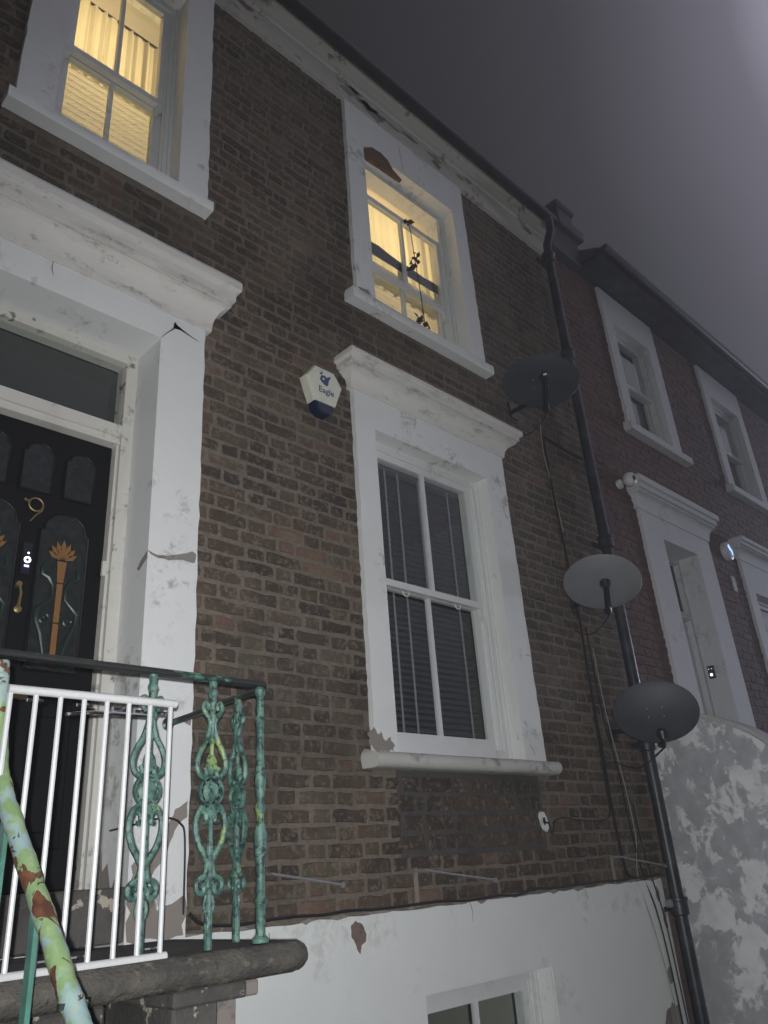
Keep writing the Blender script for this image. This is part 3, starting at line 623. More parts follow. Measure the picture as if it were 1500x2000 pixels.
MB().lathe((1.104, YD - 0.030, 1.192), [(0.012, 0.03), (0.014, 0.005), (0.010, 0.0)], 12, 'y').tube([(1.104, YD - 0.028, 1.19), (1.112, YD - 0.034, 1.15), (1.108, YD - 0.036, 1.11), (1.105, YD - 0.04, 1.085)], [.006, .006, .007, .009], 8).lathe((1.105, YD - 0.045, 1.078), [(0.006, 0), (0.016, 0.004), (0.016, 0.010), (0.005, 0.014)], 12, 'y').build('door_knocker', 'brass', dl, True)
MB().box(1.05, 1.20, YD - 0.012, YD + 0.001, 0.72, 0.755, 0.004).build('letter_flap', 'brass', dl)
# doorbell with a glowing ring, fixed on the door's middle stile
db = thing('video_doorbell', (1.122, YD, 1.25), 'slim black video doorbell glowing white on the black front door', 'doorbell')
MB().box(1.100, 1.144, YD - 0.026, YD - 0.0005, 1.235, 1.385, 0.006).build('body', 'bell_body', db)
MB().loft([[(1.123 + r * math.cos(2 * math.pi * i / 20), YD - y, 1.303 + r * math.sin(2 * math.pi * i / 20)) for i in range(20)] for r, y in ((0.0145, 0.0262), (0.0145, 0.0285), (0.0075, 0.0285), (0.0075, 0.0262))], True).build('ring_light', 'bell_light', db)
MB().lathe((1.124, YD - 0.0285, 1.334), [(0.004, 0.003), (0.004, 0)], 8, 'y').build('status_light', 'bell_light', db)
MB().box(1.112, 1.132, YD - 0.028, YD - 0.0255, 1.270, 1.279).build('status_light', 'bell_dot', db)
# threshold steps in front of the door
MB().box(0.60, 1.533, -0.028, 0.30, -0.172, 0.012, 0.006).build('door_step', 'step_stone', house)
# rooms behind the openings
def room(name, xa, xb, ya, yb_, za, zb, mat='plaster'):
    q = MB(); t = 0.02
    q.box(xa - t, xa, ya, yb_, za - t, zb + t); q.box(xb, xb + t, ya, yb_, za - t, zb + t); q.box(xa, xb, ya, yb_, za - t, za); q.box(xa, xb, ya, yb_, zb, zb + t); q.box(xa - t, xb + t, yb_, yb_ + t, za - t, zb + t)
    return q.build(name, mat, house)
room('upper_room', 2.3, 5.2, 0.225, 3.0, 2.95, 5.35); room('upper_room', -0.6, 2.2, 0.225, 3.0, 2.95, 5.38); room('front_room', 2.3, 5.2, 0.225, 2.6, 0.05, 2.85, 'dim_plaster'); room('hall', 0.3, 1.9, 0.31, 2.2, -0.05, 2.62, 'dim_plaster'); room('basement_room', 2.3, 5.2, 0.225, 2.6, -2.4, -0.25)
# ---- lamps in the two lit rooms
def room_lamp(x, y, z, label, watt):
    t = thing('pendant_lamp', (x, y, z), label, 'lamp', 'lamps burning behind the upper windows')
    MB().lathe((x, y, z + 0.05), [(0.003, 0), (0.003, 5.33 - z - 0.05)], 6).build('flex', 'white_plastic', t)
    MB().lathe((x, y, z + 0.0), [(0.016, 0.0), (0.018, 0.05), (0.008, 0.055)], 10).build('lamp_holder', 'white_plastic', t)
    l = bpy.data.lights.new('bulb_light', 'POINT'); l.energy = watt; l.color = (1.0, 0.71, 0.33); l.shadow_soft_size = 0.05
    link(bpy.data.objects.new('bulb_light', l), t, Vector((x, y, z - 0.07)))
room_lamp(3.75, 0.95, 4.75, 'bare warm pendant bulb behind the curtain of the window with hanging vine', 44)
room_lamp(1.15, 0.95, 4.75, 'bare warm pendant bulb behind the curtain of the window over the front door', 44)
# ---- curtains and blinds
def curtain(xa, xb, y, za, zb, label, amp=0.012, freq=40, seed=1):
    rr = random.Random(seed); n = 90; q = MB(); rows = []
    ph = [rr.uniform(0, 6) for _ in range(4)]
    for z in (zb, zb - 0.06, (za + zb) / 2, za):
        rows.append([(xa + (xb - xa) * i / n, y + amp * (math.sin(i * freq / n * 2 + ph[0]) + 0.6 * math.sin(i * freq / n * 3.3 + ph[1]) + 0.5 * math.sin(i * 7 / n + ph[2])), z) for i in range(n + 1)])
    q.loft(rows, False)
    t = thing('net_curtain', ((xa + xb) / 2, y, za), label, 'curtain')
    q.build('cloth', 'sheer_curtain', t, True)
    MB().tube([(xa - .05, y, zb + 0.008), (xb + .05, y, zb + 0.008)], 0.008, 8).build('rod', 'old_wood', t)
curtain(0.86, 1.62, 0.30, 4.36, 5.055, 'sheer net curtain glowing yellow in the window over the front door', seed=3)
curtain(3.05, 4.25, 0.30, 4.10, 5.02, 'sheer net curtain glowing yellow in the window with hanging vine', seed=4)
def paper_blind(xa, xb, y, za, zb, label):
    t = thing('pleated_blind', ((xa + xb) / 2, y, za), label, 'blind'); n = int((zb - za) / 0.048); pr = None
    for i in range(n):
        z = za + i * 0.048
        o = MB().add([(xa, y, z), (xb, y, z), (xb, y + 0.022, z + 0.024), (xa, y + 0.022, z + 0.024), (xb, y - 0.002, z + 0.051), (xa, y - 0.002, z + 0.051)], [(0, 1, 2, 3), (3, 2, 4, 5)])
        if pr is None: pr = o.build('slat', 'paper_blind', t); c0 = worg(pr)
        else: like(pr, t, c0 + Vector((0, 0, i * 0.048)))
paper_blind(0.90, 1.57, 0.225, 3.58, 4.37, 'pale pleated blind glowing in the lower half of the window over the door')
paper_blind(3.13, 4.12, 0.225, 3.58, 4.26, 'pale pleated blind glowing in the lower half of the window with the vine')
vb = thing('venetian_blind', (3.56, 0.235, 0.60), 'dark grey venetian blind closed behind the big ground floor window', 'blind')
MB().box(3.05, 4.07, 0.215, 0.262, 2.42, 2.46).build('headrail', 'blind_slat', vb)
prs = None; rr = random.Random(2)
for i in range(47):
    z = 0.62 + i * 0.0385
    if prs is None: prs = MB().add([(3.06, 0.215, -0.016), (4.06, 0.215, -0.016), (4.06, 0.238, 0.004), (3.06, 0.238, 0.004), (4.06, 0.262, 0.014), (3.06, 0.262, 0.014)], [(0, 1, 2, 3), (3, 2, 4, 5)]).build('slat', 'blind_slat', vb); c0 = worg(prs); link_z = c0.z; prs.location.z = z - vb.location.z
    else:
        q = like(prs, vb, (c0.x, c0.y, z)); q.rotation_euler = (rr.uniform(-.05, .05), rr.uniform(-.002, .002), 0)
for x in (3.30, 3.42, 3.62, 3.92): MB().box(x, x + 0.014, 0.205, 0.2085, 0.60, 2.42).build('ladder_tape', 'blind_tape', vb)

# ================================================================== landing, railing, gate, handrail
ld = thing('stone_landing', (0.7, -0.42, GZ), 'worn dark stone landing slab with rounded nose under the green railing', 'landing')
def plan(off, rc=0.10):
    xa, xb, ya, yb_ = -0.6 , 1.775 - off, -0.85 + off, -0.024; c = max(0.02, rc - off); pts = [(xa, yb_), (xa, ya)]
    for i in range(7):
        t = -math.pi / 2 + math.pi / 2 * i / 6; pts.append((xb - c + c * math.cos(t), ya + c + c * math.sin(t)))
    return pts + [(xb, yb_)]
rings = []
for i in range(9):
    t = -math.pi / 2 + math.pi * i / 8; off = 0.045 * (1 - math.cos(t)); z = -0.219 + 0.041 * math.sin(t)
    rings.append([(x, y, z) for x, y in plan(off)])
q = MB().loft(rings, True, True); rr = random.Random(3); q.v = [(x + rr.uniform(-.005, .005), y + rr.uniform(-.006, .006), z + rr.uniform(-.003, .003)) for x, y, z in q.v]
q.build('slab', 'landing_stone', ld, True)
q = MB().box(1.44, 1.60, -0.55, -0.03, -2.9, -0.33, 0.01).box(1.40, 1.66, -0.62, -0.03, -0.33, -0.282, 0.008); q.build('pier', 'step_stone', ld)
q = MB().box(1.605, 1.70, -0.50, -0.40, -2.9, -0.34, 0.006).box(1.58, 1.76, -0.54, -0.36, -0.34, -0.295, 0.006); q.build('timber_prop', 'exposed_render', ld)
MB().box(-0.5, 1.20, -0.60, -0.42, -0.42, -0.285, 0.01).build('support_beam', 'step_stone', ld)
st = thing('stone_steps', (0.1, -1.5, GZ), 'stone steps climbing from the pavement to the landing', 'steps')
for i in range(7):
    z = -0.185 - (i + 1) * 0.178; pr_ = MB().box(-0.55, 0.76, -0.86 - (i + 1) * 0.19, -0.86 - i * 0.19 + 0.02, max(z - 0.16, GZ + 0.002), z, 0.008).build('step', 'landing_stone', st)

YR = -0.742
rl = thing('iron_railing', (1.3, YR, -0.17), 'chipped green cast iron railing with scrolled balusters round the landing', 'railing')
def XR_(t): return 1.625 + 0.04 * t              # side run towards the wall
RT = 0.612
MB().box(-0.5, 1.640, YR - 0.019, YR + 0.019, RT, RT + 0.014, 0.004).tube([(-0.5, YR, RT + 0.013), (1.64, YR, RT + 0.013)], 0.011, 8).build('top_rail', 'dark_rail', rl, True)
MB().tube([(1.628, YR, RT - 0.006), (1.64, -0.5, RT - 0.003), (1.655, -0.25, RT - 0.006), (1.668, -0.026, RT - 0.004)], [0.013, 0.012, 0.013, 0.014], 8).build('side_rail', 'dark_rail', rl, True)
MB().lathe((1.670, -0.034, RT - 0.004), [(0.026, 0.006), (0.028, 0.0), (0.016, -0.006)], 10, 'y').build('rail_flange', 'dark_rail', rl)
def scroll(cx, cz, r0, turns, a0, s=1, n=26):
    return [(cx + s * r0 * (1 - 0.82 * i / n) * math.cos(a0 + turns * 2 * math.pi * i / n), cz + r0 * (1 - 0.82 * i / n) * math.sin(a0 + turns * 2 * math.pi * i / n)) for i in range(n + 1)]
def smooth(pts, n=5):
    P = [pts[0]] + pts + [pts[-1]]; outp = []
    for i in range(1, len(P) - 2):
        for k in range(n):
            t = k / n; a, b, c, d = P[i - 1], P[i], P[i + 1], P[i + 2]
            outp.append(tuple(0.5 * (2 * b[j] + (c[j] - a[j]) * t + (2 * a[j] - 5 * b[j] + 4 * c[j] - d[j]) * t * t + (3 * b[j] - a[j] - 3 * c[j] + d[j]) * t ** 3) for j in range(len(b))))
    return outp + [pts[-1]]
def baluster(ox, oy, dx, dy, z0, sc=1.0):
    """ornamental panel; local u runs along (dx,dy), v upward from z0"""
    def P(u, v, w=0.0): return (ox + dx * u - dy * w, oy + dy * u + dx * w, z0 + v * sc)
    stem = MB(); H = (RT - z0) / sc
    stem.tube([P(0, v) for v in (0, .10, .16, .24, .30, .39)], [.013, .012, .010, .012, .009, .009], 8)
    stem.tube([P(0, v) for v in (.49, .54, .58, .655, .70, .735, .75, .765, H)], [.006, .007, .007, .010, .009, .013, .017, .012, .014], 8)
    st_ = stem.build('baluster', 'green_iron', rl, True)
    sc_ = MB()
    for s in (-1, 1):
        sc_.tube([P(s * u, v) for u, v in smooth([(.004, .655), (.020, .60), (.040, .565), (.052, .53), (.048, .50), (.030, .483), (.018, .496), (.026, .512)])], 0.0090, 6)
        sc_.tube([P(s * u, v) for u, v in smooth([(.004, .645), (.014, .668), (.030, .688), (.036, .703), (.028, .717), (.016, .708), (.020, .695)])], 0.0084, 6)
        sc_.tube([P(s * u, v) for u, v in smooth([(.014, .398), (.034, .392), (.050, .365), (.052, .33), (.040, .29), (.022, .262), (.006, .235)])], 0.0094, 6)
        sc_.tube([P(s * u, v) for u, v in smooth([(.048, .372), (.036, .385), (.018, .375), (.016, .355), (.028, .350)])], 0.0084, 6)
        sc_.tube([P(s * u, v) for u, v in smooth([(.006, .235), (.016, .200), (.032, .192), (.044, .176), (.038, .155), (.022, .152), (.018, .168), (.028, .174)])], 0.0090, 6)
        sc_.tube([P(s * u, v) for u, v in smooth([(.010, .145), (.016, .12), (.012, .10)])], 0.006, 6)
    for v0, hh, wd in ((.515, .034, .022), (.372, .030, .020), (.172, .022, .016), (.60, .020, .010)):
        sc_.loft([[P(wd * k * math.cos(2 * math.pi * i / 12), v0 + hh * k * math.sin(2 * math.pi * i / 12) * (1.25 if i < 6 else 0.8), ww_) for i in range(12)] for k, ww_ in ((.15, -.011), (.75, -.009), (1, 0), (.75, .009), (.15, .011))], True, True)
    sc_.build('scrollwork', 'green_iron', rl, True)
    md = MB(); n = 22
    md.loft([[P(0.046 * math.cos(2 * math.pi * i / n) * k, .441 + 0.048 * math.sin(2 * math.pi * i / n) * k, w) for i in range(n)] for k, w in ((1.0, 0), (0.96, -.008), (0.86, -.008), (0.80, -.002), (0.80, .002), (0.86, .008), (0.96, .008), (1.0, 0))], True)
    md.loft([[P(0.029 * math.cos(2 * math.pi * i / n) * k, .441 + 0.033 * math.sin(2 * math.pi * i / n) * k, w) for i in range(n)] for k, w in ((.1, -.009), (.7, -.008), (1.0, -.002), (1.0, .002), (.7, .008), (.1, .009))], True, True)
    for i in range(10):
        a = 2 * math.pi * (i + .5) / 10; md.tube([P(0.027 * math.cos(a), .441 + .031 * math.sin(a)), P(0.040 * math.cos(a), .441 + .042 * math.sin(a))], 0.0038, 5)
    md.build('medallion', 'green_iron', rl, True)
zl = -0.176
for x in (1.212, 1.432): baluster(x, YR, 1, 0, zl)
ux, uy = 0.04, 0.70; ul = math.hypot(ux, uy)
baluster(1.632, -0.592, ux / ul, uy / ul, zl)
MB().lathe((1.622, YR, zl), [(0.026, 0), (0.026, .01), (0.015, .02), (0.015, .10), (.021, .115), (.014, .13), (.013, .19), (.016, .235), (.021, .28), (.022, .31), (.013, .345), (.012, .37), (.019, .392), (.012, .41), (.017, .45), (.020, .49), (.014, .53), (.012, .62), (.014, .66), (.019, .675), (.013, .69), (.012, .75), (.018, .765), (.020, .778), (.014, .788)], 14).build('corner_post', 'green_iron', rl, True)
MB().box(1.650, 1.662, -0.085, -0.060, zl, RT - 0.02).build('wall_bar', 'dark_rail', rl)
MB().box(1.40, 1.446, -0.07, -0.035, zl - 0.004, 0.58).build('wall_bar', 'green_bar', rl) if False else None

# black cable strung from the door jamb to the railing's wall bar
MB().tube(smooth([(1.525, 0.12, 0.215), (1.535, -0.036, 0.222), (1.60, -0.036, 0.238), (1.66, -0.04, 0.245), (1.70, -0.045, 0.243), (1.74, -0.04, 0.225), (1.765, -0.036, 0.17), (1.77, -0.036, -0.10)]), 0.0042, 6).build('door_cable', 'black_cable')
tag(bpy.data.objects['door_cable'], 'black cable strung across the white door pillar behind the railing', 'cable')

# ---- white tubular gate leaning against the railing
gt = thing('safety_gate', (1.0, -0.80, -0.172), 'white metal bar gate standing against the green railing', 'gate')
YG = -0.80
for z in (0.513, -0.172): MB().tube([(0.735 if z < 0 else 0.757, YG, z), (1.262, YG, z)], 0.0125, 10).build('rail', 'white_powdercoat', gt, True)
bar = None
for i in range(8):
    x = 0.765 + i * 0.0685
    if bar is None: bar = MB().tube([(x, YG + 0.001, -0.165), (x, YG + 0.001, 0.505)], 0.0072, 8).build('bar', 'white_powdercoat', gt, True); c0 = worg(bar)
    else: like(bar, gt, c0 + Vector((x - 0.765, 0, 0)))
for x, z in ((0.84, 0.492), (0.98, 0.490), (1.09, 0.488), (1.16, 0.486), (1.235, 0.486), (1.02, -0.150), (0.94, -0.150), (1.23, -0.152)):
    MB().tube([(x - .022, YG + 0.020, z), (x + .022, YG + 0.020, z)], 0.005, 6).tube([(x, YG, z), (x, YG + 0.03, z)], 0.004, 6).build('clip', 'chrome', gt, True)
MB().tube([(0.93, YG + 0.022, 0.462), (1.03, YG + 0.04, 0.478), (1.21, YG + 0.05, 0.482)], 0.0055, 8).build('latch_rod', 'chrome', gt, True)

# ---- painted stair handrail coming down towards the street
hr = thing('stair_handrail', (0.82, -1.2, GZ), 'pale green and blue handrail blistered with rust in the foreground', 'handrail')
path = [(0.749, -0.735, 0.60), (0.757, -0.738, 0.52), (0.763, -0.741, 0.449), (0.771, -0.763, 0.326), (0.777, -0.81, 0.245), (0.788, -0.857, 0.179), (0.802, -0.934, 0.081), (0.813, -1.011, -0.009), (0.82, -1.09, -0.092), (0.821, -1.168, -0.167), (0.823, -1.229, -0.222), (0.82, -1.341, -0.309), (0.82, -1.62, -0.55), (0.82, -1.95, -0.83)]
sp = smooth(path, 6); MB().tube(sp, [0.024 + 0.0012 * math.sin(i * 0.9) + 0.0008 * math.sin(i * 2.3) for i in range(len(sp))], 14).build('rail', 'weathered_handrail', hr, True)
for x, y, z in ((0.812, -1.000, 0.005), (0.782, -0.83, 0.20), (0.822, -1.25, -0.25), (0.82, -1.70, -0.62)):
    MB().box(x - 0.006, x + 0.006, y - 0.017, y + 0.017, -1.3 if y < -0.9 else -0.172, z - 0.010, 0.002).build('baluster', 'green_bar', hr)
MB().box(0.790, 0.850, -1.22, -1.206, -0.210, -0.198).build('bracket', 'dark_rail', hr)

# ================================================================== fittings on the brown wall
al = thing('alarm_box', (2.56, -0.03, 2.45), 'cream hexagonal burglar alarm box with blue lettering and a navy base', 'alarm box')
poly = [(2.495, 2.735), (2.66, 2.735), (2.715, 2.66), (2.655, 2.505), (2.470, 2.505), (2.425, 2.64)]
def shrink(p, k, c): return [(c[0] + (x - c[0]) * k, c[1] + (z - c[1]) * k) for x, z in p]
cA = (2.57, 2.61)
big = [(2.44, 2.655), (2.505, 2.745), (2.655, 2.745), (2.715, 2.655), (2.655, 2.50), (2.495, 2.50)]
MB().loft([[(x, y, z) for x, z in shrink(big, k, cA)] for y, k in ((0.0, 1.0), (-0.055, 1.0), (-0.070, 0.95), (-0.073, 0.90))], True, True).build('cover', 'alarm_shell', al)
lens = [(2.497, 2.499), (2.653, 2.499), (2.635, 2.455), (2.605, 2.432), (2.545, 2.432), (2.515, 2.455)]
MB().loft([[(x, y, z) for x, z in shrink(lens, k, (2.575, 2.48))] for y, k in ((0.0, 1.0), (-0.058, 1.0), (-0.070, 0.88))], True, True).build('lens', 'navy_lens', al)
YA = -0.0735
em = MB()
em.prism([(2.535, 2.655), (2.548, 2.685), (2.575, 2.692), (2.590, 2.680), (2.612, 2.700), (2.622, 2.694), (2.604, 2.665), (2.600, 2.640), (2.588, 2.620), (2.570, 2.626), (2.552, 2.636)], YA - 0.0012, YA)
em.prism([(2.535, 2.690), (2.552, 2.712), (2.560, 2.708), (2.552, 2.690)], YA - 0.0012, YA)
em.build('emblem', 'navy_print', al)
MB().lathe((2.563, YA - 0.0016, 2.664), [(0.008, 0.0006), (0.008, 0)], 10, 'y').build('emblem_eye', 'alarm_shell', al)
def text_mesh(body, size, mat, parent, loc, bold=0.0, name='lettering'):
    cu_ = bpy.data.curves.new('lettering_curve', 'FONT'); cu_.body = body; cu_.size = size; cu_.extrude = 0.0006; cu_.offset = bold; cu_.align_x = 'CENTER'
    to = bpy.data.objects.new('lettering_curve', cu_); COL.objects.link(to); bpy.context.view_layer.update()
    me = bpy.data.meshes.new_from_object(to.evaluated_get(bpy.context.evaluated_depsgraph_get())); bpy.data.objects.remove(to)
    me.transform(Matrix.Rotation(rad(90), 4, 'X')); me.materials.clear(); me.materials.append(MATS[mat])
    return link(bpy.data.objects.new(name, me), parent, Vector(loc))
text_mesh('Eagle', 0.058, 'navy_print', al, (2.582, YA - 0.0008, 2.566), 0.0004)
MB().lathe((2.515, YA - 0.002, 2.545), [(0.005, 0.003), (0.005, 0)], 8, 'y').build('screw', 'alarm_shell', al)

def dish(x, y, z, w, h, az, el, mat, label, lnb_tip=True, reach=0.30, low=0.20):
    """dish centre x,y,z; az = direction it faces (deg from -y towards -x), el = elevation"""
    t = thing('satellite_dish', (x, y, z), label, 'satellite dish', 'satellite dishes on the wall')
    fx = Vector((-math.sin(rad(az)) * math.cos(rad(el)), -math.cos(rad(az)) * math.cos(rad(el)), math.sin(rad(el)))); sx = Vector((math.cos(rad(az)), -math.sin(rad(az)), 0)); sz = sx.cross(fx); sz = -sz if sz.z < 0 else sz
    C = Vector((x, y, z)); n = 40
    def ring(k, dd): return [C + sx * (w / 2 * k * math.cos(2 * math.pi * i / n)) + sz * (h / 2 * k * math.sin(2 * math.pi * i / n)) + fx * dd for i in range(n)]
    dp = 0.055
    prof = [(0.02, -dp), (0.3, -dp * 0.91), (0.6, -dp * 0.64), (0.85, -dp * 0.28), (0.98, 0), (1.0, 0.003), (1.005, -0.002), (0.99, -0.008), (0.85, -dp * .28 - .008), (0.6, -dp * .64 - .008), (0.3, -dp * .91 - .008), (0.02, -dp - .008)]
    MB().loft([ring(k, dd) for k, dd in prof], True, True).build('reflector', mat, t, True)
    foot = C - sz * (h * 0.52) - fx * 0.02; tip = C + fx * reach - sz * (h * low)
    MB().tube([C - sz * h * 0.25 - fx * 0.06, foot, foot + (tip - foot) * 0.5, tip], [0.020, 0.023, 0.020, 0.018], 8).build('arm', 'black_plastic', t, True)
    MB().tube([tip - fx * 0.01 - sz * 0.015, tip - fx * 0.005 + sz * 0.02, tip + sz * 0.03 - fx * 0.03, tip + sz * 0.034 - fx * 0.055], [0.020, 0.034, 0.038, 0.030], 10).build('receiver', 'black_plastic', t, True)
    bo = MB()
    for bu, bv in ((-.09, -.05), (.09, -.05), (-.09, .09), (.09, .09)):
        q_ = C + sx * (w * bu) + sz * (h * bv) - fx * (dp * 0.93); bo.tube([q_, q_ + fx * 0.006], [0.006, 0.005], 6)
    bo.build('bolts', 'galvanised', t)
    MB().tube(smooth([tuple(tip - fx * 0.02 - sz * .02), tuple(tip * 0.5 + foot * 0.5 - sz * 0.035), tuple(foot - sz * 0.02 - fx * 0.03), tuple(Vector((foot.x + 0.02, foot.y * 0.5, foot.z - 0.12))), (foot.x + 0.05, -0.012, foot.z - 0.05)]), 0.0038, 6).build('lead', 'black_cable', t)
    if lnb_tip: MB().tube([tip + fx * 0.022 + sz * 0.006 - sx * .012, tip + fx * 0.022 + sz * 0.006 + sx * .012], 0.008, 6).build('receiver_label', 'white_plastic', t)
    back = C - fx * (dp + 0.01); wall = Vector((back.x + 0.05, -0.002, back.z - 0.06))
    MB().tube([back, back - fx * 0.05, Vector((wall.x, back.y * 0.5, wall.z)), wall], 0.018, 8).box(wall.x - 0.05, wall.x + 0.05, -0.012, -0.001, wall.z - 0.07, wall.z + 0.07).build('wall_bracket', 'black_plastic', t, True)
    return t
dish(4.52, -0.36, 3.33, 0.58, 0.52, 52, 8, 'dish_slate', 'dark slate satellite dish, topmost, right of the upper window sill', True, 0.22, 0.32)
dish(4.93, -0.32, 1.79, 0.55, 0.46, 56, 14, 'dish_grey', 'pale grey satellite dish, the middle of the three', False, 0.20, 0.34)
dish(5.13, -0.42, 0.86, 0.565, 0.43, 58, 10, 'dish_slate', 'dark slate satellite dish, lowest, in front of the downpipe', False, 0.12, 0.50)

dp_ = thing('downpipe', (5.545, -0.085, GZ), 'black round downpipe running down between the brown and red brick houses', 'pipe')
PX, PY = 5.545, -0.085
MB().tube([(5.50, -0.19, 5.745), (5.505, -0.185, 5.60), (5.52, -0.11, 5.47), (PX, PY, 5.34)], 0.040, 12).build('swan_neck', 'downpipe_paint', dp_, True)
zz = [5.36, 4.2, 2.35, 0.75, -0.32, -3.0]
for i in range(5):
    MB().tube([(PX, PY, zz[i] - 0.01), (PX, PY, zz[i + 1])], 0.044, 16).build('pipe', 'downpipe_paint', dp_, True)
    MB().lathe((PX, PY, zz[i] - 0.09), [(0.049, 0), (0.060, 0.008), (0.060, 0.085), (0.066, 0.09), (0.066, 0.11), (0.05, 0.113)], 16).build('socket', 'downpipe_paint', dp_, True)
    MB().box(PX - 0.10, PX + 0.10, -0.030, -0.006, zz[i] - 0.06, zz[i] - 0.03).build('holdfast', 'downpipe_paint', dp_)
MB().lathe((5.44, -0.06, -0.33), [(0.020, 0), (0.026, 0.005), (0.026, -0.03), (0.012, -0.036)], 10, 'y').build('pipe_clip', 'galvanised', dp_)

def cable(name, pts, r, mat, label, n=6, sm=4):
    o = MB().tube(smooth([tuple(p) for p in pts], sm), r, 6).build(name, mat, None, True); return tag(o, label, 'cable')
cable('wall_cable', [(5.50, -0.045, 3.10), (5.30, -0.014, 3.13), (5.02, -0.014, 3.16), (4.985, -0.014, 3.12), (4.99, -0.014, 2.7), (5.01, -0.014, 2.2), (5.04, -0.016, 1.6), (5.03, -0.014, 1.1), (5.035, -0.014, 0.6), (5.03, -0.014, 0.3), (5.05, -0.014, 0.0), (5.07, -0.014, -0.12), (5.14, -0.016, -0.155)], 0.010, 'black_cable', 'thick black cable dropping past the middle dish to the basement ledge')
cable('wall_cable', [(4.97, -0.02, 3.30), (4.955, -0.014, 3.1), (4.95, -0.014, 2.95), (4.995, -0.016, 2.68), (5.02, -0.022, 2.3)], 0.0045, 'grey_cable', 'thin pale cable hanging below the topmost dish')
cable('wall_cable', [(5.10, -0.02, 1.55), (5.12, -0.014, 1.1), (5.14, -0.014, 0.8), (5.20, -0.014, 0.5), (5.22, -0.014, 0.2), (5.27, -0.016, -0.15), (5.33, -0.03, -0.35), (5.38, -0.03, -0.7), (5.40, -0.03, -1.3)], 0.006, 'black_cable', 'black cable running from the middle dish over the painted basement wall')
cable('wall_cable', [(5.16, -0.014, 1.4), (5.18, -0.014, 0.9), (5.25, -0.014, 0.45), (5.27, -0.014, 0.1), (5.20, -0.016, -0.16), (5.27, -0.03, -0.5), (5.34, -0.03, -0.9), (5.36, -0.03, -1.4)], 0.004, 'grey_cable', 'thin grey cable beside the black ones above the basement')
cable('wall_cable', [(5.31, -0.016, 0.30), (5.33, -0.016, 0.05), (5.36, -0.026, -0.16), (5.42, -0.03, -0.40), (5.45, -0.03, -0.8), (5.47, -0.03, -1.3)], 0.005, 'black_cable', 'black cable nearest the downpipe on the painted basement wall')
cable('wall_cable', [(4.235, -0.02, 0.20), (4.262, -0.03, 0.185), (4.275, -0.028, 0.135), (4.30, -0.022, 0.15), (4.34, -0.016, 0.205), (4.45, -0.014, 0.222), (4.60, -0.014, 0.208), (4.80, -0.014, 0.202), (4.93, -0.014, 0.208), (4.99, -0.014, 0.25), (5.005, -0.014, 0.36), (5.01, -0.014, 0.9)], 0.0055, 'black_cable', 'black cable looping out of the white hole under the big window')
lp = [(1.80, -0.03, -0.10), (1.86, -0.03, -0.14)] + [(2.0 + i * 0.155, -0.028, -0.155 + R_.uniform(-.006, .006) - (0.012 if 8 < i < 13 else 0)) for i in range(21)] + [(5.25, -0.028, -0.158), (5.46, -0.028, -0.15)]
cable('ledge_cable', lp, 0.0075, 'black_cable', 'black cable running along the top edge of the white basement wall')
ce = thing('cable_entry', (4.235, -0.004, 0.20), 'rough white filler blob round a cable hole under the big window', 'cable entry')
MB().prism(ragged([(4.195, 0.235), (4.22, 0.262), (4.25, 0.258), (4.268, 0.22), (4.275, 0.17), (4.255, 0.145), (4.225, 0.16), (4.205, 0.19)], 0.004, 0.012, 2), -0.012, 0.004).build('filler', 'white_masonry', ce)
MB().prism([(4.225, 0.225), (4.245, 0.228), (4.25, 0.195), (4.235, 0.18), (4.222, 0.2)], -0.0135, -0.011).build('hole', 'black_plastic', ce)
def rod(x0, z0, x1, z1, label, yo=-0.07):
    t = thing('wall_bracket', (x0, -0.01, min(z0, z1)), label, 'bracket', 'old pipe brackets low on the wall')
    MB().tube([(x0, -0.004, z0), (x0, yo, z0), (x1, yo, z1)], 0.006, 6).build('rod', 'galvanised', t); MB().lathe((x1, yo, z1), [(0.013, -.006), (0.013, .006)], 8, 'y').build('eye', 'galvanised', t)
    MB().box(x0 - 0.012, x0 + 0.012, -0.008, -0.001, z0 - 0.16, z0 + 0.015).build('back_plate', 'exposed_render', t)
rod(3.09, -0.012, 3.63, -0.085, 'rusty rod bracket on the dark bricks under the big window'); rod(4.93, -0.022, 5.50, -0.10, 'rusty rod bracket beside the downpipe above the basement wall'); rod(2.16, 0.02, 2.55, -0.045, 'rusty rod bracket between the railing and the big window')
# cloth strip over the lower sash's top rail; its dark colour paints backlit shade
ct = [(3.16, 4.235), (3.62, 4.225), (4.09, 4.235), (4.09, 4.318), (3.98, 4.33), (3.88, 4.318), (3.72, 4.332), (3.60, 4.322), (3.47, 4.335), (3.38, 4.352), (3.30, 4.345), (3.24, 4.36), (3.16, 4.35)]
dc = MB().prism(ct, 0.1495, 0.1535).build('backlit_rail_cloth', 'backlit_cloth'); tag(dc, 'strip of cloth, coloured dark for the backlit shade, over the sash rail of the window with hanging vine', 'cloth')
